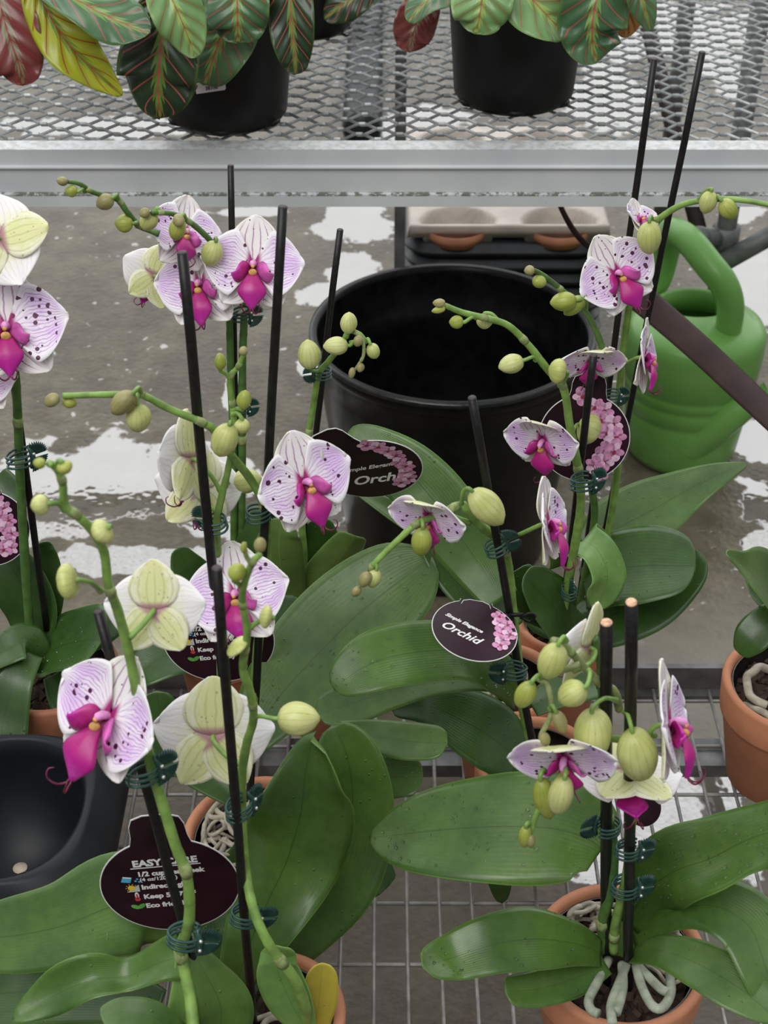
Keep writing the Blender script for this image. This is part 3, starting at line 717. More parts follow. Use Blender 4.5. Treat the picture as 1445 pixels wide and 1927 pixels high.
def terra_pot(par, px, Y, dia, h=.122, zb=.3502, mat='terra', rim_z=None, X=None):
    x = X
    R = dia/2; POTR[par.name] = R; rb = R*.70; zr = h*.30; ct = (x, Y, zb)
    out = [(0, .0), (rb-.002, 0), (rb, .002), (R*.925, h-zr-.001), (R*.935, h-zr), (R*.965, h-zr+.001), (R*.972, h-zr+.004), (R, h-.003), (R-.0015, h), (R-.006, h), (R-.0085, h-.003), (R-.011, h-zr), (rb-.008, .010), (0, .010)]
    MB().lathe(out, ct, 72).build('pot', M[mat], par)
    MB().lathe([(R-.0105, h-.006), (R-.0095, h-.0055), (R-.0115, h-.03), (rb, .014), (rb-.001, .014), (R-.0125, h-.03)], ct, 48).build('liner', M['liner'], par)
    # bark filling: a loose layer nobody could count
    m = MB(); rng = random.Random(int(px)); rr = R-.014; hb = h-.020
    m.lathe([(0, hb-.006), (rr, hb-.006), (rr, hb-.012), (0, hb-.012)], ct, 24)
    for q in range(170):
        a = rng.uniform(0, 6.283); r_ = rr*math.sqrt(rng.random())*.95; s_ = rng.uniform(.0022, .0052)
        p = Vector((x+r_*math.cos(a), Y+r_*math.sin(a), zb+hb-.004+rng.uniform(-.002, .005)))
        ax = Vector((rng.uniform(-1, 1), rng.uniform(-1, 1), rng.uniform(-.4, .4))).normalized(); b2 = ax.orthogonal().normalized(); b3 = ax.cross(b2)
        V = [p+ax*i*s_*1.3+b2*j*s_*.7+b3*l*s_*.35 for i in (-1, 1) for j in (-1, 1) for l in (-1, 1)]
        m.add(V, [(0, 1, 3, 2), (4, 6, 7, 5), (0, 4, 5, 1), (2, 3, 7, 6), (0, 2, 6, 4), (1, 5, 7, 3)])
    o = m.build('potting_bark', M['bark'], par, smooth=False); o['kind'] = 'stuff'
    return Vector((x, Y, zb+h)), R
def orchid(px, Y, dia, label, h=.122, mat='terra', X=None, zb=.3502):
    x = X if X is not None else (px-722.5)/FPX*0 + (px-722.5)*kof(px, 963, Y)
    # px of the rim centre -> x at rim height
    k = None
    if X is None:
        z = zb+h; d = z-CAMZ; 
        # solve depth along the axis for this (Y, z)
        dep = FW.y*Y+FW.z*d; x = (px-722.5)/FPX*dep
    rt = root('potted_orchid', (x, Y, zb), label, 'orchid', 'potted moth orchids')
    terra_pot(rt, px, Y, dia, h, zb, mat, X=x)
    return rt
POTR = {}
def roots(par, c, R, n, seed, mat='root', rr=.0028, lift=.012):
    rng = random.Random(seed)
    for q in range(n):
        a = rng.uniform(0, 6.28); L = rng.uniform(1.2, 2.3)*R; p = [Vector(c)+Vector((math.cos(a)*R*.25, math.sin(a)*R*.25, lift*.6))]
        cu = rng.choice((-1, 1))*rng.uniform(.3, .9)
        for i in range(8):
            a += cu+rng.uniform(-.5, .5); p.append(p[-1]+Vector((math.cos(a)*L/7, math.sin(a)*L/7, rng.uniform(-.005, .005)+(.003 if i < 1 else -.0005))))
        for v in p:
            pc = par.location; d = Vector((v.x-pc.x, v.y-pc.y, 0)); mx = POTR[par.name]-.0165-(0 if v.z < c[2] else .002)
            if d.length > mx: d = d*(mx/d.length); v.x = pc.x+d.x; v.y = pc.y+d.y
            v.z = min(max(v.z, c[2]-.001), c[2]+.016)
        r0 = rr*rng.uniform(.7, 1.15)
        MB().tube(catmull([tuple(v) for v in p], 44), [r0]*40+[r0*.9, r0*.8, r0*.6, r0*.3], 8).build('aerial_root', M[mat], par)
# ============================================================ the orchids, nearest last
# ---- A : front right
A = orchid(1167, .67, .132, 'potted orchid at the bottom right, two spikes tied to stakes with raw cut ends')
cA = (A.location.x, .67, .3502+.104)
leaf(A, [(1132, 1600, .655, 50), (1105, 1580, .66, 82), (1040, 1560, .665, 100), (940, 1556, .67, 104), (830, 1563, .68, 88), (750, 1572, .69, 55), (694, 1577, .70, 14)], 'leaf', fold=.05, wav=.5, drops=60)
leaf(A, [(1130, 1795, .645, 22), (1080, 1776, .64, 40), (1000, 1768, .63, 58), (920, 1780, .62, 54), (850, 1803, .615, 44), (795, 1820, .60, 28)], 'leaf', fold=.12, drops=25)
leaf(A, [(1140, 1815, .64, 20), (1080, 1842, .625, 34), (1010, 1862, .61, 34), (950, 1866, .60, 26)], 'leaf', fold=.1)
leaf(A, [(1180, 1740, .665, 25), (1215, 1680, .665, 52), (1270, 1640, .66, 66), (1340, 1615, .655, 72), (1410, 1580, .65, 66), (1480, 1560, .64, 60), (1540, 1550, .63, 40)], 'leaf', fold=.14, wav=1.4, drops=110)
leaf(A, [(1190, 1765, .66, 20), (1270, 1715, .65, 34), (1345, 1706, .64, 52), (1410, 1745, .625, 62), (1440, 1820, .60, 52), (1470, 1900, .58, 40)], 'leaf', fold=.10)
leaf(A, [(1190, 1795, .65, 16), (1245, 1790, .63, 30), (1320, 1818, .61, 46), (1390, 1860, .59, 48), (1440, 1900, .575, 30), (1460, 1915, .57, 12)], 'leaf', fold=.12)
leaf(A, [(1165, 1800, .665, 22), (1185, 1740, .675, 30), (1205, 1690, .685, 26), (1225, 1660, .69, 12)], 'leaf_lt', fold=.3, n=(0, -.9, .4))
stem(A, [(1140, 1800, .66), (1133, 1740, .655), (1150, 1670, .65), (1155, 1600, .65), (1145, 1540, .65), (1140, 1460, .65), (1135, 1340, .66), (1130, 1250, .66), (1118, 1200, .66)], .0042, .0026, 'stem_dk', (.14, .5))
stem(A, [(1155, 1790, .655), (1158, 1740, .65), (1175, 1670, .64), (1185, 1600, .635), (1190, 1540, .63), (1205, 1480, .63), (1215, 1400, .63)], .0038, .0024, 'stem', (.12,))
# upper arching spike
stem(A, [(1165, 1335, .645), (1155, 1300, .64), (1125, 1282, .635), (1090, 1245, .63), (1060, 1212, .625), (1040, 1205, .62)], .0028, .0022, 'stem_br', (.35, .72))
stem(A, [(1090, 1250, .625), (1050, 1265, .62), (1015, 1275, .615), (1030, 1290, .61), (1038, 1340, .605), (1018, 1385, .60), (1024, 1400, .60)], .0021, .0015, 'stem_br', (.4, .66))
stem(A, [(1215, 1400, .625), (1130, 1390, .61), (1090, 1430, .60), (1050, 1465, .595), (1020, 1510, .59), (1000, 1560, .585), (996, 1580, .585)], .0026, .0015, 'stem', (.55,))
for q in (((1115, 1340), (1118, 1425), 78, .61, 'bud', (1160, 1318, .635)), ((1190, 1378), (1210, 1465), 82, .605, 'bud', (1175, 1340, .62)), ((1050, 1215), (1026, 1275), 60, .615, 'bud', (1065, 1206, .62)),
          ((1100, 1292), (1052, 1320), 54, .60, 'bud', (1108, 1262, .62)), ((1000, 1285), (976, 1330), 42, .605, 'bud_gr', (1020, 1277, .613)), ((1046, 1340), (1062, 1378), 28, .60, 'bud_br', (1035, 1335, .605)),
          ((1020, 1380), (1030, 1402), 22, .598, 'bud_br', None), ((1062, 1465), (1048, 1530), 52, .585, 'bud', (1062, 1452, .598)), ((1018, 1468), (1035, 1540), 48, .592, 'bud_gr', (1030, 1455, .60)),
          ((990, 1556), (986, 1594), 27, .582, 'bud_gr', (998, 1560, .585)), ((998, 1572), (1000, 1595), 19, .58, 'bud_br', None)):
    bud(A, q[0], q[1], q[2], q[3], q[4], q[5])
flower(A, 1258, 1362, .615, 126, 68, 6, 2, .06, att=(1232, 1385, .62), lipsc=1.0, seed=3)
flower(A, 1105, 1215, .66, 92, -118, 25, -14, .25, att=(1080, 1262, .635), seed=5)
flower(A, 1062, 1425, .60, 108, -18, -50, 4, .10, att=(1130, 1395, .61), seed=8, dcurl=.45)
flower(A, 1185, 1455, .63, 104, 6, -124, 4, .10, att=(1200, 1440, .63), seed=9, lipsc=1.1)
stake((1140, 1895, .665), (1141, 1172, .63), 25, 'shorter black stake with a raw cut end in the bottom right pot', 'cut')
stake((1181, 1895, .655), (1188, 1134, .605), 25, 'taller black stake with a raw cut end in the bottom right pot', 'cut')
clip(1140, 1558, .645, 'green clip on the left stake of the bottom right orchid, just under its flowers', 1.05, 1, 0, 200)
clip(1185, 1598, .632, 'green clip on the right stake of the bottom right orchid, the upper one there', 1.05, 1)
clip(1180, 1668, .64, 'green clip on the right stake of the bottom right orchid, the lower one there', 1.2, 1)
for P_ in ([(1180, 1812), (1165, 1850), (1150, 1890), (1152, 1925)], [(1195, 1808), (1205, 1850), (1225, 1890), (1245, 1897), (1262, 1870), (1260, 1830)], [(1190, 1808), (1222, 1840), (1245, 1862), (1262, 1868)], [(1145, 1806), (1126, 1845), (1108, 1880), (1112, 1900), (1126, 1908)], [(1170, 1815), (1172, 1860), (1160, 1905)]):
    C = [tuple(at(x_, y_, .655-.08*(y_-1800)/125)) for x_, y_ in P_]
    C = [(x_, y_, max(z_, cA[2]-.002)) for x_, y_, z_ in C]
    MB().tube(catmull(C, 20), .0034, 10).build('aerial_root', M['root_gr'], A)
roots(A, (cA[0]-.028, .70, cA[2]+.007), .042, 14, 4, rr=.0021); roots(A, (cA[0]+.032, .695, cA[2]+.007), .040, 14, 5, rr=.0020)

# ---- B : right edge
B = orchid(1497, .965, .132, 'potted orchid cut by the right edge, orange terracotta pot with no flowers in view')
cB = (B.location.x, .965, .454)
leaf(B, [(1500, 1190, .965, 36), (1455, 1130, .95, 42), (1412, 1080, .935, 28), (1385, 1056, .93, 14), (1366, 1042, .925, 5)], 'leaf', fold=.22)
leaf(B, [(1480, 1170, .99, 30), (1440, 1130, .99, 30), (1412, 1118, .98, 24)], 'leaf_dk')
leaf(B, [(1490, 1160, .97, 20), (1450, 1165, .96, 30), (1415, 1200, .95, 34), (1392, 1232, .945, 14)], 'leaf_dk', n=(-.5, -.6, .6))
roots(B, (cB[0]-.02, .94, cB[2]+.003), .040, 5, 9, rr=.0035)

# ---- C : front centre, in front of D
Cc = orchid(513, .62, .106, 'potted orchid at the bottom centre with two broad upright leaves and a yellow leaf')
cC = (Cc.location.x, .62, .454)
leaf(Cc, [(478, 1850, .66, 24), (560, 1760, .685, 55), (625, 1650, .71, 88), (662, 1530, .735, 82), (655, 1430, .75, 66), (628, 1362, .765, 36)], 'leaf', n=(-.1, -.85, .5), fold=.12, tip=.14)
leaf(Cc, [(436, 1880, .63, 22), (462, 1800, .64, 46), (498, 1710, .655, 78), (540, 1620, .67, 98), (566, 1530, .68, 96, 86), (574, 1460, .69, 84, 52), (590, 1385, .70, 46, 26)], 'leaf', n=(-.2, -.85, .45), fold=.10, wav=2.0, tip=.12)
leaf(Cc, [(640, 1380, .79, 22), (700, 1385, .79, 30), (770, 1396, .78, 36), (842, 1400, .77, 30)], 'leaf', fold=.08, tip=.16)
leaf(Cc, [(650, 1480, .80, 34), (720, 1465, .80, 42), (796, 1462, .795, 34)], 'leaf', fold=.1, tip=.2)
leaf(Cc, [(640, 1590, .78, 30), (690, 1630, .77, 42), (728, 1672, .76, 26)], 'leaf_dk', fold=.1)
leaf(Cc, [(500, 1900, .64, 24), (455, 1840, .66, 36), (410, 1760, .68, 50), (395, 1700, .70, 40)], 'leaf_dk', n=(.3, -.7, .6))
leaf(Cc, [(588, 1950, .60, 22), (600, 1880, .605, 34), (606, 1812, .615, 26)], 'leaf_yel', n=(.2, -.85, .4), fold=.2, tip=.25, label='yellowing leaf')
leaf(Cc, [(578, 1940, .595, 18), (545, 1880, .595, 40), (522, 1820, .60, 40), (532, 1782, .60, 20)], 'leaf_lt', n=(.1, -.9, .4), fold=.25, tip=.16, label='small pale young leaf')
MB().tube(catmull([tuple(at(x_, y_, Y_)) for x_, y_, Y_ in ((612, 1850, .612), (596, 1890, .61), (606, 1940, .605))], 14), [.001]*14, 6).build('dry_tip', M['root'], Cc)
stem(Cc, [(576, 1930, .60), (574, 1895, .59), (556, 1845, .585), (518, 1795, .585), (492, 1750, .59), (474, 1700, .60), (462, 1634, .615), (456, 1550, .625), (455, 1464, .63), (464, 1400, .625), (477, 1351, .62), (470, 1300, .61), (457, 1258, .605), (465, 1190, .60), (456, 1130, .595), (462, 1090, .59), (476, 1058, .585), (490, 1043, .585)], .0040, .0017, 'stem', (.16, .62, .74, .82, .95))
stem(Cc, [(474, 1062, .586), (463, 1045, .585), (460, 1022, .585)], .0016, .0011, 'stem_br')
for q in (((490, 1038), (489, 1012), 25, .583, 'bud_br', None), ((441, 1090), (452, 1062), 36, .585, 'bud_gr', (458, 1110, .595)), ((512, 1162), (488, 1158), 46, .595, 'bud', (468, 1182, .60)), ((452, 1222), (440, 1210), 50, .60, 'bud', (460, 1256, .605)),
          ((522, 1352), (602, 1352), 66, .615, 'bud', (478, 1352, .62)), ((458, 1040), (458, 1020), 13, .584, 'bud_gr', None)):
    bud(Cc, *q[:5], att=q[5]) if False else bud(Cc, q[0], q[1], q[2], q[3], q[4], q[5])
flower(Cc, 402, 1384, .655, 116, 184, 4, 0, .05, att=(455, 1440, .63), seed=12, lipsc=.6)
stake((478, 1940, .615), (408, 1070, .60), 21, 'black stake leaning left in front of the dark care tag, bottom centre orchid')
clip(452, 1518, .615, 'green clip on the bottom centre orchid stake, level with the tilted terracotta rim', 1.15, 1, 0, 60)
clip(466, 1722, .605, 'green clip on the bottom centre orchid stake, right of the round care tag', 1.2, 1, -12)
roots(Cc, (cC[0]+.02, .61, cC[2]), .035, 5, 7)

# ---- D : centre left, second row
D = orchid(492, .785, .130, 'potted orchid behind the bottom centre one, pale roots curling in its pot')
cD = (D.location.x, .785, .454)
roots(D, (cD[0]-.030, .795, cD[2]+.009), .052, 26, 21, rr=.0021)
leaf(D, [(470, 1400, .80, 34), (520, 1320, .83, 72), (590, 1240, .86, 95), (670, 1160, .885, 98), (750, 1095, .905, 82), (815, 1050, .92, 44)], 'leaf', fold=.08, n=(-.2, -.5, .85), tip=.16, drops=50)
leaf(D, [(480, 1380, .84, 22), (512, 1290, .87, 46), (535, 1200, .90, 46), (548, 1120, .92, 26)], 'leaf_dk', n=(-.3, -.8, .5))
leaf(D, [(440, 1500, .80, 22), (370, 1440, .82, 42), (310, 1370, .835, 46), (295, 1300, .845, 26)], 'leaf_dk')
leaf(D, [(470, 1600, .76, 30), (430, 1680, .75, 48), (410, 1760, .74, 44), (400, 1800, .735, 20)], 'leaf_dk', n=(0, -.6, .8))
stem(D, [(470, 1420, .79), (482, 1250, .81), (500, 1080, .82), (502, 1010, .82), (496, 950, .815), (470, 900, .81), (436, 858, .80), (405, 812, .795), (380, 795, .79), (320, 770, .785), (265, 742, .78), (240, 742, .775), (180, 743, .77), (118, 745, .765)], .0038, .0019, 'stem', (.30, .62, .78))
stem(D, [(418, 1450, .79), (412, 1100, .80), (408, 990, .80), (418, 930, .80), (430, 880, .80), (440, 810, .805), (437, 760, .81), (432, 715, .81), (448, 690, .81), (458, 668, .81)], .0030, .0016, 'stem', (.68, .82, .9))
for q in (((432, 800), (413, 858), 54, .785, 'bud', (436, 850, .80)), ((455, 790), (456, 815), 32, .80, 'bud', (438, 780, .805)), ((457, 768), (462, 735), 30, .80, 'bud_gr', (440, 772, .808)), ((415, 695), (414, 665), 24, .805, 'bud_gr', (432, 712, .81)),
          ((457, 668), (459, 652), 18, .81, 'bud_br', None), ((258, 762), (262, 812), 52, .77, 'bud', (262, 745, .78)), ((250, 740), (212, 778), 44, .765, 'bud_br', (264, 738, .78)),
          ((110, 745), (85, 762), 26, .762, 'bud_br', None), ((118, 750), (144, 762), 26, .768, 'bud_gr', None), ((438, 908), (492, 900), 48, .83, 'bud', (425, 915, .80))):
    bud(D, q[0], q[1], q[2], q[3], q[4], q[5])
flower(D, 572, 908, .80, 104, 30, -4, 22, .08, att=(500, 940, .815), seed=31, lipsc=1.05)
flower(D, 355, 865, .81, 98, -112, 0, -4, .08, att=(418, 930, .80), seed=33)
flower(D, 372, 922, .825, 88, 172, 6, 6, .08, att=(414, 965, .80), seed=34)
flower(D, 446, 1120, .78, 106, -8, 6, 10, .10, att=(440, 1180, .81), seed=36)
stake((441, 1500, .775), (343, 476, .80), 21, 'thick black stake leaning left behind the large pale yellow bud, left of centre')
stake((470, 1500, .80), (532, 390, .82), 19, 'black stake crossing in front of the white and purple flower, tallest of the left row')
clip(400, 985, .795, 'green clip high on the leaning stake at the left centre, under the upturned pale flower', 1.1, 1, 10, 160)
clip(490, 966, .81, 'green clip on the crossing stake, left of the big white and purple flower', 1.05, -1, 0, -200)

# ---- G : back left, tall spike
G_ = orchid(400, 1.04, .090, 'orchid at back left whose flowers stand highest, just under the grey rail', X=-.157)
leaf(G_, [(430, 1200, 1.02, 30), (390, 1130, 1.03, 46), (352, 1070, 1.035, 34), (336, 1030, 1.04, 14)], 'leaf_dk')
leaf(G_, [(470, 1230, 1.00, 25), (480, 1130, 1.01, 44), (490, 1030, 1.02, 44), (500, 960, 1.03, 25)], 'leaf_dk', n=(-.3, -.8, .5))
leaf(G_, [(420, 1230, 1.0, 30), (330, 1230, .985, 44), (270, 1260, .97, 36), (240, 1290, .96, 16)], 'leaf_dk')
stem(G_, [(452, 1180, 1.03), (455, 980, 1.03), (456, 700, 1.03), (459, 600, 1.03), (455, 545, 1.03)], .0036, .003, 'stem_dk', (.4,))
stem(G_, [(440, 1180, 1.03), (440, 900, 1.03), (434, 700, 1.03), (432, 612, 1.03), (430, 560, 1.03), (420, 505, 1.02), (402, 462, 1.01), (378, 435, 1.0), (352, 415, .99), (322, 402, .98), (285, 400, .97)], .0034, .0018, 'stem_dk', (.8, .95))
stem(G_, [(300, 440, 1.0), (262, 424, 1.0), (240, 400, .99), (222, 376, .99), (196, 368, .985), (172, 360, .98), (150, 346, .975), (128, 342, .97)], .0026, .0016, 'stem_dk', (.15, .4, .75))
for q in (((128, 342), (106, 340), 18, .968, 'bud_br', None), ((146, 360), (122, 358), 24, .97, 'bud_gr', (160, 360, .98)), ((212, 372), (182, 388), 32, .98, 'bud_br', (222, 374, .99)), ((250, 420), (216, 420), 36, .99, 'bud_gr', (258, 426, 1.0)),
          ((282, 398), (262, 404), 20, .968, 'bud_br', None), ((290, 400), (270, 432), 36, .975, 'bud', (300, 400, .975)), ((340, 412), (328, 452), 34, .978, 'bud_gr', (350, 414, .99)), ((346, 410), (326, 420), 26, .972, 'bud_br', None), ((406, 455), (392, 500), 44, .995, 'bud', (402, 462, 1.01))):
    bud(G_, q[0], q[1], q[2], q[3], q[4], q[5])
flower(G_, 477, 500, 1.00, 97, 2, -4, -2, .05, att=(456, 580, 1.03), seed=41, lipsc=1.05)
flower(G_, 462, 520, 1.04, 88, -20, 4, 6, .05, att=(458, 600, 1.03), seed=42, lip=0)
flower(G_, 378, 535, 1.01, 92, -12, -4, 4, .06, att=(432, 590, 1.03), seed=43, lipsc=1.05)
flower(G_, 345, 440, 1.02, 78, 34, 6, -8, .12, att=(395, 465, 1.02), seed=44, lipsc=1.0)
flower(G_, 290, 520, 1.05, 66, -150, 4, 20, .1, att=(360, 560, 1.03), seed=45)
stake((452, 1190, 1.04), (434, 312, 1.06), 12.5, 'thin black stake reaching up to the middle of the grey rail, back left')
clip(456, 592, 1.02, 'green clip below the topmost left flowers, high on the thin stake', 1.0, 1)
clip(455, 765, 1.03, 'green clip halfway down the thin back left stake, by small green buds', .9, 1)

# ---- I : back centre left
I_ = orchid(600, 1.04, .088, 'orchid behind the big centre leaf, its spike of buds beside the black pot rim', X=-.066)
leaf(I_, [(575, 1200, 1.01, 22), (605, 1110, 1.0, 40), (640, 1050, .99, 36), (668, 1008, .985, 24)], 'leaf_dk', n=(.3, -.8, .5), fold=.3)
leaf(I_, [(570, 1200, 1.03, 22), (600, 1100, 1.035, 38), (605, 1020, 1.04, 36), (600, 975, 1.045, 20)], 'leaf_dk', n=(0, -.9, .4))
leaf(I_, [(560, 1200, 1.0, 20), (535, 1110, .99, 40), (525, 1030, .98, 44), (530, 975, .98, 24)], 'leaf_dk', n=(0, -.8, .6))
leaf(I_, [(620, 1110, 1.0, 14), (650, 1060, 1.02, 22), (668, 1025, 1.03, 22)], 'leaf', fold=.3)
stem(I_, [(560, 1180, 1.02), (572, 1060, 1.02), (568, 980, 1.02), (575, 860, 1.02), (590, 760, 1.02), (600, 705, 1.01), (618, 680, 1.0), (642, 650, .99), (655, 625, .985), (676, 628, .98), (690, 645, .98)], .0034, .0016, 'stem', (.35,))
stem(I_, [(668, 626, .98), (682, 640, .975), (684, 668, .97), (672, 690, .968), (664, 700, .966)], .0015, .0011, 'stem_br', (.6,))
for q in (((585, 692), (578, 640), 46, .99, 'bud', (600, 700, 1.01)), ((655, 650), (608, 652), 36, .98, 'bud', (660, 645, .985)), ((655, 626), (657, 588), 34, .98, 'bud', (652, 634, .985)), ((697, 648), (708, 674), 27, .975, 'bud', (690, 642, .98)),
          ((676, 632), (671, 652), 20, .97, 'bud_br', None), ((664, 692), (660, 712), 14, .965, 'bud_br', None), ((680, 684), (676, 700), 16, .966, 'bud_br', None)):
    bud(I_, q[0], q[1], q[2], q[3], q[4], q[5])
stake((549, 1185, 1.03), (640, 433, 1.05), 13, 'thin black stake crossing the left edge of the big empty black pot')
clip(604, 704, 1.01, 'green clip under the bud spike at the left edge of the big black pot', .9, 1, 0, 200)

# ---- F : left edge
F_ = orchid(95, .985, .125, 'potted orchid at the left edge, terracotta pot standing behind the dark tub', mat='terra_dk')
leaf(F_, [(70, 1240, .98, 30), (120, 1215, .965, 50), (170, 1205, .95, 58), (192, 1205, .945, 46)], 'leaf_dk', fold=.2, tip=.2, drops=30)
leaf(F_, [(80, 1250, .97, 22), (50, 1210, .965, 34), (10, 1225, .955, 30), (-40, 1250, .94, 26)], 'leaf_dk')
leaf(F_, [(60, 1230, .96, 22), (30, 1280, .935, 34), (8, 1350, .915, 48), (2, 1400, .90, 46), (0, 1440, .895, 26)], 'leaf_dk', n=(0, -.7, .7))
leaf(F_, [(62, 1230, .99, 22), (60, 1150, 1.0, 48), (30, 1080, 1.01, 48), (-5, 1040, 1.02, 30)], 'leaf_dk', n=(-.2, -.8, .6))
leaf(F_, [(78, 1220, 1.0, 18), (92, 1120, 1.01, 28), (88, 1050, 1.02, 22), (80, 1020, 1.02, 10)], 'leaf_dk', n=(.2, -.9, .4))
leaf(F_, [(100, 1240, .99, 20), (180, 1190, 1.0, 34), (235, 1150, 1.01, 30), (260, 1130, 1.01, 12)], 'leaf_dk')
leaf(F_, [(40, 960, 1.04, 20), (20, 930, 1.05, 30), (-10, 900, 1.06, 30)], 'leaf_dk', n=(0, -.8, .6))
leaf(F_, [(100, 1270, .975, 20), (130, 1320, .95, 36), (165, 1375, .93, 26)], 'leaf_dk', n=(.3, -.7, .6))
stem(F_, [(60, 1240, .985), (46, 1040, .98), (38, 900, .98), (34, 800, .97), (28, 700, .965), (14, 640, .96), (0, 560, .96), (-10, 480, .96)], .0042, .003, 'stem_dk', (.33, .45))
flower(F_, 14, 618, .935, 118, 4, 0, 6, .05, att=(26, 690, .965), seed=51, lipsc=.95)
flower(F_, 2, 452, .95, 98, 170, -10, 70, .08, att=(-10, 480, .96), seed=52)
flower(F_, -32, 715, .94, 72, -10, 0, 0, .08, att=(20, 730, .965), seed=53)
stake((88, 1185, .99), (24, 700, .985), 14, 'black stake behind the green stem at the left edge, beside the cropped round tag')
clip(40, 862, .965, 'green clip on the stem at the left edge, just above the cropped round tag', 1.3, 1, 0, 40)

# ---- K : centre
K = orchid(1028, .868, .108, 'centre potted orchid, big leaves arching left and a bud spike bending over them', X=.132)
cK = (.132, .868, .458)
leaf(K, [(945, 1130, .87, 34), (900, 1060, .895, 52), (830, 960, .92, 66), (765, 885, .94, 58), (700, 832, .955, 34), (655, 812, .965, 14)], 'leaf', fold=.12, n=(-.3, -.6, .75))
leaf(K, [(975, 1310, .84, 24), (935, 1265, .825, 38), (870, 1228, .80, 52), (790, 1228, .785, 58), (710, 1245, .77, 58), (655, 1275, .76, 42), (630, 1300, .755, 18)], 'leaf', fold=.10, n=(-.15, -.45, .88), drops=60)
leaf(K, [(965, 1290, .85, 18), (900, 1275, .845, 26), (820, 1285, .84, 24), (740, 1300, .83, 34), (660, 1325, .82, 40), (596, 1345, .81, 26)], 'leaf', fold=.06)
leaf(K, [(985, 1440, .84, 30), (940, 1400, .845, 60), (880, 1362, .85, 62), (805, 1330, .855, 36), (738, 1338, .86, 12)], 'leaf_dk', fold=.12)
leaf(K, [(960, 1190, .88, 30), (905, 1120, .90, 50), (850, 1060, .92, 46), (800, 1000, .94, 24)], 'leaf_dk', fold=.1)
leaf(K, [(940, 1100, .90, 12), (860, 1040, .93, 18), (760, 975, .95, 20), (665, 918, .97, 8)], 'leaf', fold=.2)
leaf(K, [(1000, 1330, .83, 22), (1060, 1300, .84, 32), (1120, 1290, .85, 26)], 'leaf_dk')
leaf(K, [(985, 1440, .81, 18), (975, 1500, .80, 26), (960, 1560, .79, 24), (940, 1620, .78, 30), (945, 1700, .77, 12)], 'leaf_dk')
stem(K, [(1000, 1400, .825), (985, 1330, .825), (975, 1250, .825), (965, 1160, .825), (955, 1060, .825), (940, 1018, .82), (905, 990, .81), (878, 960, .80), (866, 950, .80), (820, 972, .79), (785, 985, .78), (745, 1020, .775), (705, 1060, .77), (698, 1070, .77)], .0044, .0019, 'stem', (.35, .64, .78, .97))
for q in (((888, 925), (945, 985), 60, .785, 'bud', (868, 950, .80)), ((795, 995), (792, 1045), 42, .77, 'bud_gr', (792, 982, .78)), ((708, 1072), (698, 1105), 30, .768, 'bud', (702, 1062, .772)), ((694, 1078), (680, 1104), 26, .764, 'bud_br', None), ((676, 1105), (664, 1122), 19, .762, 'bud_br', None)):
    bud(K, q[0], q[1], q[2], q[3], q[4], q[5])
flower(K, 808, 972, .79, 82, -36, -45, -14, .14, att=(885, 985, .805), seed=61, dcurl=.45)
flower(K, 1030, 985, .80, 92, 68, 6, 6, .14, att=(945, 1018, .82), seed=62, lipsc=1.1)
stake((1012, 1460, .82), (888, 749, .80), 17, 'black stake leaning left against the black pot, behind the large centre bud')
clip(938, 1030, .80, 'green clip below the large centre bud, at the front of the black pot', 1.0, -1, 20, 180)
clip(965, 1262, .80, 'green clip low on the centre stem, below the folded dark tag', 1.1, -1, 0, 10)
m_ = None
roots(K, (cK[0]-.05, .80, cK[2]+.004), .028, 4, 33, 'root_gr')

# ---- L : right of centre
L_ = orchid(959, .97, .100, 'orchid whose bud spike arches left across the opening of the big black pot', X=.112)
cL = (.112, .97, .458)
roots(L_, (cL[0]-.015, .97, cL[2]+.005), .038, 12, 44)
leaf(L_, [(1085, 1180, .97, 24), (1010, 1130, .965, 44), (960, 1080, .97, 40)], 'leaf_dk', n=(-.2, -.8, .6))
leaf(L_, [(1070, 1200, .96, 24), (1045, 1150, .95, 46), (1010, 1110, .95, 40), (985, 1085, .95, 20)], 'leaf_dk')
leaf(L_, [(1040, 1230, .98, 20), (1090, 1200, .985, 40), (1130, 1170, .99, 30)], 'leaf_dk')
leaf(L_, [(1068, 1060, .99, 22), (1090, 1022, .985, 30), (1122, 1034, .975, 32), (1142, 1080, .965, 32), (1132, 1120, .96, 28), (1120, 1148, .955, 14)], 'leaf_lt', n=(.5, -.5, .7), fold=.1, tip=.18, label='pale leaf curling over')
stem(L_, [(1050, 1200, .97), (1072, 1080, .965), (1092, 960, .96), (1090, 900, .955), (1082, 850, .95), (1072, 800, .945), (1060, 730, .94), (1030, 695, .935), (995, 650, .93), (955, 612, .925), (910, 598, .92), (870, 588, .915), (838, 575, .91)], .0042, .002, 'stem', (.28, .52, .70, .84))
for q in (((1065, 700), (1032, 695), 50, .925, 'bud', (1058, 726, .94)), ((985, 678), (938, 692), 38, .915, 'bud', (1008, 678, .93)), ((912, 592), (912, 618), 34, .93, 'bud', (940, 606, .925)), ((872, 606), (845, 606), 26, .91, 'bud_gr', (896, 598, .92)),
          ((838, 570), (814, 570), 17, .908, 'bud_br', None), ((838, 580), (812, 586), 14, .908, 'bud_gr', None), ((1090, 800), (1128, 815), 62, .975, 'bud', (1078, 830, .95))):
    bud(L_, q[0], q[1], q[2], q[3], q[4], q[5])
flower(L_, 1022, 828, .93, 78, -34, -40, -10, .12, att=(1080, 860, .95), seed=71, dcurl=.5, lipsc=1.15)
stake((1052, 1205, .98), (1117, 669, .95), 15, 'black stake before the round pink flower tag, right of the big black pot')
clip(1098, 906, .94, 'green clip under the round pink flower tag, by the green watering can', 1.2, 1, 0, 30)
clip(1070, 1112, .955, 'green clip above the upright white petal of the bottom right orchid', 1.0, 1, 0, 100)

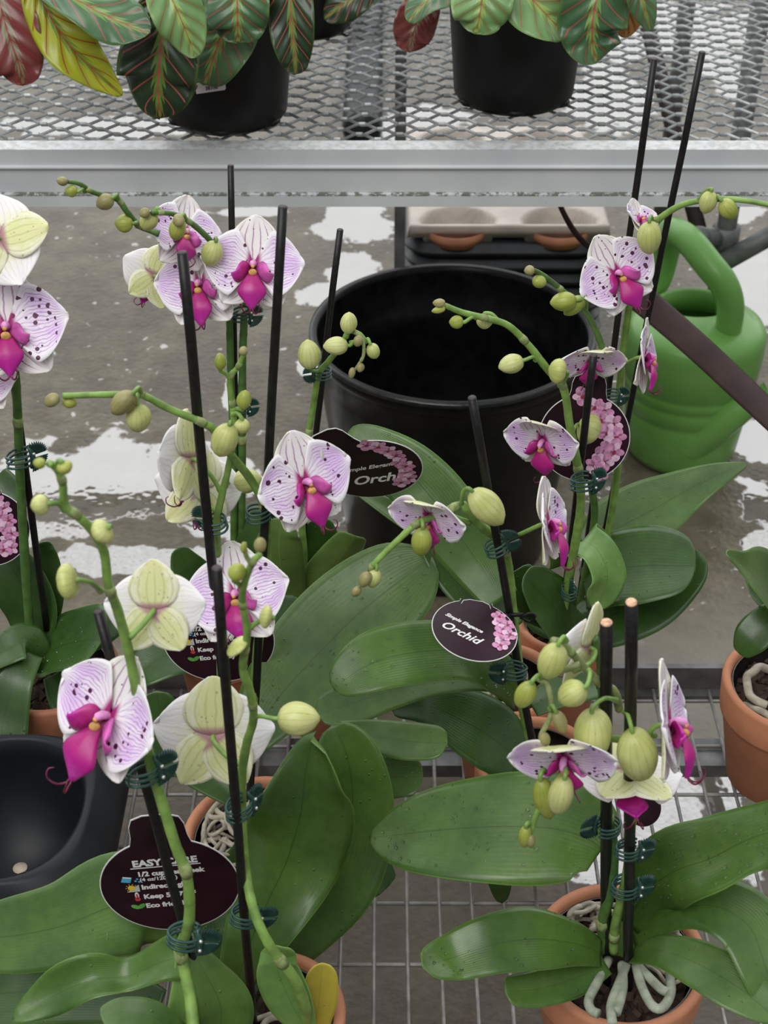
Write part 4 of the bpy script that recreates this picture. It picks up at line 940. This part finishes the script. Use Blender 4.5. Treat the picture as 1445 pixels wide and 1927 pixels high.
# ---- M : back right, two tall stakes
Mo = orchid(1168, 1.053, .094, 'back right orchid with wide leaves reaching right, tied to the two tallest stakes', X=.174)
leaf(Mo, [(1110, 1040, 1.05, 34), (1155, 1000, 1.06, 58), (1225, 962, 1.07, 60), (1290, 925, 1.08, 42), (1350, 895, 1.085, 24), (1407, 873, 1.09, 5)], 'leaf', fold=.12)
leaf(Mo, [(1100, 1110, 1.02, 34), (1150, 1075, 1.01, 66), (1215, 1066, 1.0, 74), (1275, 1066, .99, 60), (1309, 1066, .985, 34)], 'leaf_dk', fold=.10, tip=.16)
leaf(Mo, [(1090, 1190, 1.0, 40), (1150, 1160, 1.005, 60), (1220, 1120, 1.01, 68), (1285, 1075, 1.02, 50), (1324, 1045, 1.025, 26)], 'leaf_dk', fold=.08, tip=.16)
leaf(Mo, [(1080, 1190, 1.05, 30), (1030, 1150, 1.06, 50), (1000, 1110, 1.07, 40)], 'leaf_dk')
stem(Mo, [(1090, 1140, 1.03), (1118, 980, 1.03), (1112, 900, 1.03), (1125, 800, 1.02), (1135, 720, 1.02), (1134, 660, 1.01), (1110, 600, 1.0), (1085, 570, .99), (1050, 540, .985), (1022, 518, .98), (1003, 508, .975)], .0036, .0018, 'stem_dk', (.5, .8))
stem(Mo, [(1120, 1140, 1.04), (1160, 900, 1.04), (1165, 740, 1.04), (1180, 600, 1.04), (1200, 500, 1.03), (1222, 430, 1.02), (1245, 408, 1.01), (1285, 385, 1.0), (1340, 375, .99), (1400, 377, .98), (1460, 388, .97)], .0036, .0019, 'stem', (.55,))
for q in (((1006, 508), (986, 510), 20, .972, 'bud_br', None), ((1020, 520), (1008, 540), 30, .975, 'bud_gr', None), ((1085, 565), (1035, 570), 38, .98, 'bud_gr', (1095, 578, .99)), ((1098, 560), (1062, 592), 34, .985, 'bud_gr', (1102, 585, 1.0)),
          ((1222, 418), (1222, 478), 50, .99, 'bud', (1228, 420, 1.015)), ((1338, 360), (1325, 402), 36, .985, 'bud', (1312, 380, .995)), ((1358, 378), (1384, 410), 36, .98, 'bud_gr', (1345, 376, .99)), ((1450, 385), (1470, 400), 20, .97, 'bud_gr', None)):
    bud(Mo, q[0], q[1], q[2], q[3], q[4], q[5])
flower(Mo, 1160, 515, 1.00, 84, 12, -8, 34, .10, att=(1180, 560, 1.03), seed=81, lipsc=1.1)
flower(Mo, 1112, 678, 1.0, 68, 14, -58, 4, .12, att=(1130, 700, 1.02), seed=82, dcurl=.45)
flower(Mo, 1212, 672, 1.0, 78, 70, -2, -8, .10, att=(1166, 692, 1.035), seed=83)
flower(Mo, 1202, 412, 1.01, 44, 38, 26, 0, .30, att=(1215, 445, 1.02), seed=84)
stake((1085, 1160, 1.04), (1231, 112, 1.03), 13.5, 'left one of the two tallest black stakes crossing the grey rail at the right')
stake((1105, 1160, 1.05), (1321, 99, 1.03), 13.5, 'right one of the two tallest black stakes crossing the grey rail at the right')
clip(1152, 745, 1.02, 'green clip beside the watering can, on the stem of the back right orchid', .9, 1)

# ---- N : front left, cropped
N_ = orchid(325, .525, .105, 'bottom left orchid behind whose stem the round care tag hangs', X=-.145)
leaf(N_, [(350, 1740, .68, 40), (290, 1700, .68, 84), (215, 1705, .67, 96), (120, 1742, .65, 80), (20, 1762, .635, 70), (-80, 1770, .625, 50)], 'leaf', fold=.14, n=(0, -.5, .85))
leaf(N_, [(345, 1800, .59, 40), (300, 1812, .59, 36), (240, 1838, .59, 34), (170, 1845, .585, 40), (90, 1880, .58, 34), (22, 1920, .57, 12)], 'leaf', fold=.4, wav=1.5)
leaf(N_, [(300, 1900, .59, 36), (200, 1870, .61, 60), (100, 1865, .625, 64), (0, 1870, .63, 60), (-60, 1870, .64, 40)], 'leaf_dk')
leaf(N_, [(400, 1990, .56, 40), (415, 1900, .57, 58), (385, 1830, .58, 36), (352, 1776, .59, 14)], 'leaf', n=(.4, -.7, .5), fold=.25)
leaf(N_, [(340, 1960, .56, 40), (350, 1880, .575, 30), (345, 1820, .585, 16), (340, 1775, .59, 6)], 'leaf_lt', n=(0, -.95, .3), fold=.4)
leaf(N_, [(350, 1960, .55, 20), (290, 1915, .55, 28), (230, 1905, .55, 26), (190, 1918, .545, 18)], 'leaf', fold=.2)
stem(N_, [(366, 1960, .545), (358, 1880, .565), (346, 1820, .578), (340, 1785, .58), (356, 1730, .58), (352, 1650, .58), (330, 1590, .585), (305, 1510, .59), (282, 1430, .595), (262, 1330, .60), (243, 1230, .605), (222, 1150, .605), (204, 1100, .60), (196, 1040, .60), (175, 1000, .595), (145, 970, .59), (123, 952, .588), (117, 905, .585), (105, 880, .583), (92, 872, .58)], .0042, .0019, 'stem', (.14, .28, .62, .80, .90))
for q in (((86, 873), (62, 870), 22, .578, 'bud_gr', None), ((116, 870), (128, 890), 32, .575, 'bud_gr', (108, 884, .583)), ((92, 948), (58, 952), 42, .58, 'bud', (122, 960, .588)), ((204, 992), (178, 1010), 52, .585, 'bud', (186, 1020, .597)), ((145, 1092), (108, 1098), 72, .585, 'bud', (190, 1113, .602))):
    bud(N_, q[0], q[1], q[2], q[3], q[4], q[5])
flower(N_, 206, 1348, .60, 134, -32, 4, -26, .10, att=(262, 1330, .60), seed=91, lipsc=1.25)
flower(N_, 290, 1148, .625, 98, 178, 2, 0, .05, att=(243, 1200, .605), seed=92, lipsc=.6)
stake((438, 2080, .56), (185, 1152, .635), 20, 'black stake leaning left in front of the round care tag, nearest the bottom left corner')
clip(272, 1450, .588, 'green clip behind the magenta lipped flower at the bottom left', 1.25, 1, 0, 40)
clip(352, 1762, .572, 'green clip at the bottom edge of the round care tag', 1.3, 1, -8, 10)
# ============================================================ printed tags
M['card'] = simple('tag_card_aubergine', (.022, .006, .013), .35, .35, 30, Specular_IOR_Level=.22)
M['card_edge'] = simple('tag_card_white_edge', (.80, .80, .80), .5, .03)
M['ink'] = simple('white_print', (.82, .82, .82), .5, .02); M['blue'] = simple('blue_print', (.08, .45, .75), .5, .1)
M['yellow'] = simple('yellow_print', (.85, .62, .06), .5, .1); M['red'] = simple('red_print', (.62, .05, .06), .5, .1); M['green_p'] = simple('green_print', (.12, .45, .08), .5, .2)
M['grey_p'] = simple('grey_print', (.55, .57, .60), .5, .05)
M['pinkp'] = simple('pink_print', (.62, .27, .47), .45, .25, 300); M['pinkd'] = simple('dark_pink_print', (.30, .02, .07), .45, .2, 300); M['pinkl'] = simple('pale_pink_print', (.78, .50, .68), .45, .15, 300)
def text_mesh(body, size, bold=0.0, shear=0.0, align='CENTER', spacing=1.0):
    cu = bpy.data.curves.new('lettering', 'FONT'); cu.body = body; cu.size = size; cu.align_x = align; cu.offset = bold; cu.shear = shear; cu.space_character = spacing; cu.resolution_u = 3
    o = bpy.data.objects.new('lettering', cu); COL.objects.link(o); bpy.context.view_layer.update()
    me = bpy.data.meshes.new_from_object(o.evaluated_get(bpy.context.evaluated_depsgraph_get()))
    V = [v.co.copy() for v in me.vertices]; F = [tuple(p.vertices) for p in me.polygons]
    bpy.data.objects.remove(o); bpy.data.curves.remove(cu); bpy.data.meshes.remove(me); return V, F
class Plate:
    def __init__(s, px, py, Y, R, yaw, pitch, roll, label, group='round orchid tags'):
        s.C = at(px, py, Y); s.k = kof(px, py, Y)*R
        ya, pa, ra = map(math.radians, (yaw, pitch, roll))
        n = RT*math.sin(ya)*math.cos(pa)-FW*math.cos(ya)*math.cos(pa)+UPV*math.sin(pa); u = (UPV-n*UPV.dot(n)).normalized(); x = u.cross(n)
        s.n = n; s.u = u*math.cos(ra)-x*math.sin(ra); s.x = s.u.cross(n)
        s.root = root('plant_tag', s.C, label, 'plant tag', group)
    def W(s, x, y, z=0.0): return s.C+(s.x*x+s.u*y)*s.k+s.n*z
    def slab(s, P, name, mats, z0=0.0, z1=.0005, edge=1, shrink=None):
        m = MB(); n = len(P); V = [s.W(x, y, z0) for x, y in P]+[s.W(x, y, z1) for x, y in P]
        m.add(V, [tuple(range(n, 2*n)), tuple(reversed(range(n)))], 0); m.add(V, [(i, (i+1) % n, (i+1) % n+n, i+n) for i in range(n)], edge)
        return m.build(name, mats, s.root, smooth=False)
    def card(s, neck=0.0, nw=.36, nh=1.0, a0=None):
        def outline(r, g):
            h = math.asin((nw+.0)/r); P = []
            st = math.radians(90+neck)
            N = 60
            for i in range(N+1):
                a = st+h+(2*math.pi-2*h)*i/N; P.append((r*math.cos(a), r*math.sin(a)))
            d = Vector((math.cos(st), math.sin(st))); q = Vector((d.y, -d.x)); 
            w = nw-g*.0
            for sx_, hh in ((w*.93, 1.0+nh*.10), (w*.90, nh+.62), (w*.78, nh+.76), (w*.4, nh+.83), (-w*.4, nh+.83), (-w*.78, nh+.76), (-w*.90, nh+.62), (-w*.93, 1.0+nh*.10)):
                v = d*(hh-g)+q*sx_*(1-g*1.0); P.append((v.x, v.y))
            return P
        s.slab(outline(1.0, 0), 'card', [M['card_edge'], M['card_edge']], -.0005, 0)
        s.slab(outline(.982, .02), 'printed_face', [M['card'], M['card']], 0, .00015)
    def prints(s, items, z=.0003):
        """items: (kind, ...) gathered per colour"""
        by = {}
        def put(mat, P, zz=z):
            by.setdefault(mat, []).append(([s.W(x, y, zz) for x, y in P], [tuple(range(len(P)))]))
        for it in items:
            if it[0] == 't':
                _, body, size, x, y, ro, bold, shear, al, mat = it; V, F = text_mesh(body, size, bold, shear, al); c_, s_ = math.cos(math.radians(ro)), math.sin(math.radians(ro))
                by.setdefault(mat, []).append(([s.W(x+v.x*c_-v.y*s_, y+v.x*s_+v.y*c_, z) for v in V], F))
            elif it[0] == 'p': put(it[1], it[2], z+(it[3] if len(it) > 3 else 0))
            elif it[0] == 'o': put(it[1], [(it[2]+it[4]*math.cos(a)*math.cos(it[6])-it[5]*math.sin(a)*math.sin(it[6]), it[3]+it[4]*math.cos(a)*math.sin(it[6])+it[5]*math.sin(a)*math.cos(it[6])) for a in [2*math.pi*i/20 for i in range(20)]], z+it[7])
        return by
    def emit(s, by, names):
        for mat, L in by.items():
            m = MB()
            for V, F in L: m.add(V, F)
            m.build(names.get(mat, 'printed_text'), M[mat], s.root, smooth=False)
def rot(P, a, x, y): c_, s_ = math.cos(math.radians(a)), math.sin(math.radians(a)); return [(x+p*c_-q*s_, y+p*s_+q*c_) for p, q in P]
def care(T, r=6):
    I = []
    def t(b_, sz, x, y, bold=.004, al='LEFT', sh=0):
        p = rot([(x, y)], r, 0, 0)[0]; I.append(('t', b_, sz, p[0], p[1], r, bold, sh, al, 'ink'))
    def poly(mat, P, x, y, zz=0): q = rot([(x, y)], r, 0, 0)[0]; I.append(('p', mat, rot(P, r, q[0], q[1]), zz))
    def disc(mat, x, y, a, b2, ang=0, zz=0): q = rot([(x, y)], r, 0, 0)[0]; I.append(('o', mat, q[0], q[1], a, b2, math.radians(r+ang), zz))
    t('EASY CARE', .185, .0, .46, .008, 'CENTER'); poly('ink', [(-.50, -.010), (.50, -.010), (.50, .010), (-.50, .010)], 0, .425)
    t('1/2 cup per week', .135, -.43, .25, .006); t('(4 oz/120 ml)', .10, -.41, .145, .003)
    t('Indirect light', .135, -.41, -.03, .006); t('Keep 55-75°F', .135, -.41, -.24, .006); t('Eco friendly', .135, -.41, -.44, .006)
    poly('blue', [(-.08, -.04), (.05, -.07), (.09, .04), (-.04, .07)], -.60, .20); poly('ink', [(-.035, .045), (.07, .02), (.08, .045), (-.04, .075)], -.60, .20, .0001)
    for a, b2 in ((.13, -.04), (.18, -.06), (.16, .0)): disc('blue', -.60+a, .20+b2, .018, .018)
    poly('grey_p', [(-.10, -.07), (.09, -.07), (.09, .08)], -.53, .0); disc('yellow', -.55, .02, .055, .055, 0, .0001)
    for q in range(10): a = q*math.pi/5; poly('yellow', [(.062*math.cos(a), .062*math.sin(a)), (.085*math.cos(a+.12), .085*math.sin(a+.12)), (.085*math.cos(a-.12), .085*math.sin(a-.12))], -.55, .02, .0001)
    disc('ink', -.50, -.15, .030, .07); disc('red', -.50, -.235, .042, .042, 0, .0001); poly('red', [(-.014, -.06), (.014, -.06), (.014, .05), (-.014, .05)], -.50, -.17, .0001)
    disc('green_p', -.56, -.40, .070, .040, -35); disc('green_p', -.47, -.39, .070, .040, 40, .0001)
    T.emit(T.prints(I), {'ink': 'printed_text', 'blue': 'cup_icon', 'yellow': 'sun_icon', 'red': 'thermometer_icon', 'green_p': 'leaf_icon', 'grey_p': 'shade_icon'})
def pinks(T, path, sz, txt=()):
    I = []; rng = random.Random(5); j = 0
    for x, y in path:
        a0 = rng.uniform(0, 1.2); j += 1; zz = .00004*j
        for q in range(5):
            a = a0+q*1.257; w = 1.25 if q % 2 else .9; I.append(('o', 'pinkp' if (j+q) % 3 else 'pinkl', x+sz*.62*math.cos(a), y+sz*.62*math.sin(a), sz*.58, sz*.46*w, a, zz))
        I.append(('o', 'pinkd', x, y-sz*.1, sz*.30, sz*.22, a0, zz+.00003))
    for b_, size, x, y, ro, bold in txt: I.append(('t', b_, size, x, y, ro, bold, .35, 'LEFT', 'ink'))
    T.emit(T.prints(I), {'pinkp': 'printed_orchids', 'pinkl': 'printed_orchids', 'pinkd': 'printed_orchids', 'ink': 'printed_text'})
T = Plate(320, 1666, .655, 131, 4, -36, 0, 'round dark EASY CARE tag in full view at the bottom left, behind crossing stems'); T.card(6, .43, .66); care(T)
T = Plate(411, 1204, .86, 106, 0, -36, 0, 'dark care tag half hidden behind the upright stake and yellow buds, left of centre'); T.card(0, .41, .52); care(T)
T = Plate(-22, 995, .985, 76, 8, -20, 0, 'dark round tag with pink orchids cut off by the left edge'); T.card(0, .37, .30)
pinks(T, [(.25, .72), (.40, .55), (.35, .35), (.50, .22), (.42, .02), (.55, -.12), (.45, -.32), (.52, -.50), (.35, -.55)], .17)
T = Plate(1099, 824, 1.0, 86, -4, -20, 0, 'dark round tag with pink orchids standing in front of the green watering can'); T.card(-4, .41, .62)
pinks(T, [(-.05, .95), (.22, .70), (.42, .62), (.35, .40), (.62, .32), (.50, .12), (.70, .02), (.58, -.15), (.66, -.32), (.40, -.40), (.45, -.55), (.25, -.62), (.36, -.78)], .19)
T = Plate(700, 884, .90, 96, 4, -58, 0, 'tilted dark tag reading Orchid, in front of the left side of the black pot'); T.card(40, .41, .80)
pinks(T, [(-.15, .85), (.08, .80), (.28, .66), (.44, .52), (.52, .28), (.66, .16), (.68, -.08), (.74, -.28), (.60, -.42)], .16, (('Simple Elegance', .17, -.55, -.10, 16, .004), ('Orchid', .40, -.35, -.55, 14, .010)))
T = Plate(893, 1186, .775, 82, 14, 50, 42, 'folded dark tag with faint white script over the centre terracotta pot rim'); T.card(-58, .40, .20)
pinks(T, [(.80, -.15), (.62, -.30), (.50, -.45), (.34, -.52), (.20, -.66), (.02, -.70), (.70, -.45), (.48, -.66)], .16, (('Simple Elegance', .15, -.10, .78, -82, .005), ('Orchid', .34, -.48, .66, -82, .007)))
T = Plate(1212, 1522, .70, 34, 10, 0, 0, 'small bare dark tag edge peeping out below the bottom right flowers'); T.card(0, .37, .30)

# ============================================================ dark tub, left
tx, ty = -.308, .785
tb = root('planter_tub', (tx, ty, .3502), 'empty dark square tub with a round mouth at the left edge, drain holes inside', 'tub')
def sup(h, e, n=64, hy=None):
    out = []
    for i in range(n):
        a = 2*math.pi*i/n; c_, s_ = math.cos(a), math.sin(a); q = (abs(c_)**e+abs(s_)**e)**(-1/e); out.append((tx+h*q*c_, ty+(hy or h)*q*s_))
    return out
m = MB()
secs = [(sup(.048, 7), .3502), (sup(.052, 7), .356), (sup(.088, 6), .470), (sup(.094, 6), .476), (sup(.094, 6), .480), (sup(.090, 5), .486), (sup(.074, 3, hy=.080), .5055), (sup(.070, 2.4, hy=.077), .508), (sup(.066, 2.2, hy=.073), .505), (sup(.064, 2.2, hy=.070), .490), (sup(.050, 2, hy=.055), .405)]
ringloft(m, secs); m.build('body', M['tub'], tb)
M['hole'] = simple('pale_ground_through_hole', (.62, .52, .40), .8, .2, 100)
for hx, hy in ((.026, .010), (-.003, .020), (-.03, -.005)):
    MB().lathe([(0, .4054), (.0062, .4054), (.0062, .4060), (0, .4060)], (tx+hx, ty+hy, 0), 18).build('drain_hole', M['hole'], tb)

# ============================================================ prayer plants on the upper bench
def maranta_mat(name, dark, mid, band, vein, rough=.3):
    b = NB(name, rough); u = b.sep(b.uv()); t = b.math('MULTIPLY_ADD', u[0], 2, -1); a = b.math('ABSOLUTE', t); s = u[1]; ob = b.obj()
    c = b.mix(b.mr(b.noise(ob, 30, 4), .3, .7), dark, mid)
    q = b.math('SUBTRACT', s, b.math('MULTIPLY', b.math('POWER', a, .8), .26))
    fr = b.math('FRACT', b.math('MULTIPLY', q, 6.5)); fr2 = b.math('ABSOLUTE', b.math('SUBTRACT', fr, .5))
    fine = b.math('FRACT', b.math('MULTIPLY', q, 45)); c = b.mix(b.math('MULTIPLY', b.mr(fine, .5, 1), .14), c, mid)
    saw = b.math('MULTIPLY', b.math('ABSOLUTE', b.math('SUBTRACT', b.math('FRACT', b.math('MULTIPLY', b.math('SUBTRACT', s, b.math('MULTIPLY', a, .9)), 8)), .5)), .30)
    wd = b.math('ADD', b.math('ADD', .07, saw), b.math('MULTIPLY', b.math('SUBTRACT', b.noise(ob, 50, 2), .5), .10))
    c = b.mix(b.mr(b.math('SUBTRACT', a, wd), -.015, .015, 1, 0), c, band)
    c = b.mix(b.math('MULTIPLY', b.mr(fr2, .030, .055, 1, 0), b.mr(a, .93, .85)), c, vein)
    c = b.mix(b.mr(a, .02, .03, 1, 0), c, vein)
    c = b.mix(b.math('MULTIPLY', b.mr(a, .9, 1), .4), c, band)
    b.bump(b.math('SINE', b.math('MULTIPLY', q, 41)), .35, .002)
    return b.col(c)
M['mar'] = maranta_mat('prayer_leaf_dark', (.012, .030, .012), (.030, .060, .024), (.14, .24, .035), (.42, .10, .085))
M['mar_m'] = maranta_mat('prayer_leaf_mid', (.045, .12, .05), (.09, .19, .075), (.20, .34, .07), (.40, .09, .08))
M['mar_l'] = maranta_mat('prayer_leaf_light', (.14, .28, .09), (.22, .38, .14), (.30, .45, .10), (.35, .16, .08))
M['mar_y'] = maranta_mat('prayer_leaf_yellow', (.36, .40, .015), (.46, .50, .03), (.16, .28, .02), (.40, .06, .03))
M['mar_r'] = maranta_mat('prayer_leaf_maroon', (.16, .030, .028), (.22, .060, .05), (.20, .19, .10), (.30, .03, .04))
M['mar_o'] = maranta_mat('prayer_leaf_orange', (.34, .15, .02), (.42, .20, .03), (.35, .24, .04), (.30, .06, .02))
M['mar_un'] = simple('prayer_leaf_under', (.17, .035, .045), .5, .3, 60)
def bench_pot(px, Y, bx, dia, h, label, foot=True):
    c = at(px, 200, Y); d = Vector((0, Y, BZ-CAMZ)); dep = FW.y*Y+FW.z*(BZ-CAMZ); x = (px-722.5)/FPX*dep
    rt = root('potted_prayer_plant', (x, Y, BZ+.0005), label, 'prayer plant', 'prayer plants on the upper bench')
    R = dia/2; rb = bx/2; ct = (x, Y, BZ+.0005)
    prof = [(0, .003), (rb-.016, .003), (rb-.014, .0), (rb-.010, .0), (rb-.004, .004), (rb, .010)]
    prof += [(rb+(R*.955-rb)*f, .010+(h*.86-.010)*f) for f in (.15, .17, .5, .98)]+[(R*.965, h*.87), (R*.985, h*.88), (R, h-.006), (R, h), (R-.004, h), (R-.008, h-.01), (R-.02, h-.03), (0, h-.03)]
    m = MB().lathe(prof, ct, 64); m.build('pot', M['black_pot'], rt)
    if foot:
        for q in range(6):
            a = q*math.pi/3+.5; m = MB(); m.ball((x+(rb-.012)*math.cos(a), Y+(rb-.012)*math.sin(a), BZ+.007), .012, 8, 0, (1.2, 1.2, .5)); m.build('foot', M['black_pot'], rt)
    return rt, x, R
P1, x1, R1 = bench_pot(428, 1.615, .140, .172, .150, 'black pot of drooping red-veined prayer plant at the top left of the mesh bench')
def ml(par, pts, mat, fold=.12, n=(0, -.8, .6), tip=.14):
    o = leaf(par, pts, mat, 'mar_un', n=n, fold=fold, th=.001, tip=tip, wav=1.0, nu=34, nv=15)
    p = pts[0]; b0 = at(p[0], p[1], p[2]); c0 = Vector((rloc(par).x, rloc(par).y, BZ+.14)); md = (b0+c0)/2+Vector((0, 0, .03))
    MB().tube(catmull([tuple(b0), tuple(md), tuple(c0)], 14), .0016, 6).build('leaf_stalk', M['stem_br'], par)
    return o
ml(P1, [(-30, -90, 1.50, 34), (-8, -20, 1.47, 58), (15, 60, 1.45, 64), (35, 120, 1.44, 48), (45, 160, 1.44, 22)], 'mar_r')
ml(P1, [(440, -20, 1.56, 30), (425, 40, 1.53, 62), (405, 100, 1.52, 60), (385, 160, 1.515, 26)], 'mar_m')
ml(P1, [(60, -40, 1.47, 24), (88, 20, 1.45, 44), (130, 85, 1.44, 50), (180, 135, 1.44, 34), (230, 180, 1.44, 6)], 'mar_y', tip=.05)
ml(P1, [(50, -70, 1.46, 24), (120, -15, 1.43, 44), (190, 25, 1.42, 48), (245, 50, 1.415, 36), (282, 64, 1.41, 16)], 'mar_m', n=(.1, -.5, .85))
ml(P1, [(325, -20, 1.47, 30), (308, 50, 1.45, 66), (300, 120, 1.44, 78), (298, 180, 1.44, 60), (302, 222, 1.445, 24)], 'mar')
ml(P1, [(445, -90, 1.52, 34), (446, -20, 1.50, 60), (447, 40, 1.49, 58), (448, 80, 1.49, 30)], 'mar_m')
ml(P1, [(295, -80, 1.44, 24), (318, -15, 1.42, 46), (342, 40, 1.41, 48), (360, 85, 1.41, 28), (369, 108, 1.41, 8)], 'mar_l', tip=.08)
ml(P1, [(535, -90, 1.52, 24), (545, -10, 1.50, 42), (550, 60, 1.49, 42), (555, 110, 1.485, 30), (556, 140, 1.485, 14)], 'mar')
# price sticker on this pot
T = Plate(396, 163, 1.528, 32, 0, -28, 0, 'x'); 
st = T.slab(rot([(-.9, -.30), (.80, -.30), (.88, -.22), (.90, .25), (.82, .32), (-.9, .32)], 8, 0, 0), 'pot_sticker', [M['card_edge'], M['card_edge']], 0, .0006)
V, F = text_mesh('38108', .30, .01); q8 = rot([(v.x+.05, v.y-.16) for v in V], 8, 0, 0)
lt = MB().add([T.W(a, b2, .0008) for a, b2 in q8], F).build('printed_text', M['top_dk'], T.root, smooth=False)
rt_ = T.root
for o in (st, lt): o.location = rt_.location-P1.location; o.parent = P1
bpy.data.objects.remove(rt_)
P2, x2, R2 = bench_pot(965, 1.675, .142, .170, .160, 'black pot of prayer plant standing on the mesh bench, top right of centre')
ml(P2, [(860, -60, 1.60, 14), (835, -20, 1.58, 26), (800, 5, 1.57, 30), (768, 42, 1.565, 10)], 'mar_m', n=(-.4, -.6, .7))
ml(P2, [(815, -30, 1.62, 20), (795, 15, 1.61, 36), (778, 60, 1.60, 38), (772, 98, 1.60, 22)], 'mar_r', fold=.3)
ml(P2, [(912, -90, 1.52, 30), (910, -30, 1.50, 56), (903, 25, 1.49, 54), (895, 63, 1.49, 24)], 'mar_l')
ml(P2, [(940, -80, 1.53, 20), (975, -30, 1.51, 46), (1020, 20, 1.50, 52), (1048, 50, 1.50, 34), (1066, 68, 1.50, 12)], 'mar_l', n=(.3, -.7, .6))
ml(P2, [(1200, -50, 1.55, 14), (1192, 0, 1.54, 24), (1182, 40, 1.535, 24), (1170, 70, 1.53, 10)], 'mar_o')
ml(P2, [(1175, -90, 1.50, 14), (1195, -40, 1.49, 28), (1210, 10, 1.48, 26), (1224, 58, 1.48, 6)], 'mar_m', tip=.06)
ml(P2, [(1130, -80, 1.52, 30), (1125, -20, 1.50, 60), (1115, 40, 1.49, 66), (1115, 85, 1.49, 50), (1122, 118, 1.49, 16)], 'mar_m')
ml(P2, [(1010, -80, 1.56, 30), (1060, -30, 1.53, 50), (1085, 20, 1.52, 40)], 'mar_m')
P3, x3, R3 = bench_pot(575, 1.93, .125, .150, .14, 'black pot far back on the mesh bench, cut off by the top edge', False)
ml(P3, [(740, -60, 1.88, 16), (700, -25, 1.87, 30), (650, 5, 1.86, 34), (610, 35, 1.86, 14)], 'mar')
# black bow holding the folded tag to the centre stem
tg = [o for o in bpy.data.objects if o.get('label', '').startswith('folded dark tag')][0]
m = MB()
for sg in (-1, 1):
    c0 = at(970, 1157, .808); P_ = [c0+Vector((sg*.0035, -.003, 0)), c0+Vector((sg*.010, -.003, .004)), c0+Vector((sg*.014, -.003, .001)), c0+Vector((sg*.010, -.003, -.004)), c0+Vector((sg*.0035, -.003, 0))]
    m.tube(catmull([tuple(p) for p in P_], 18), .0011, 6)
m.tube([at(958, 1157, .806), at(984, 1157, .806)], .0016, 8); m.build('tag_holder', M['black_pot'], tg)
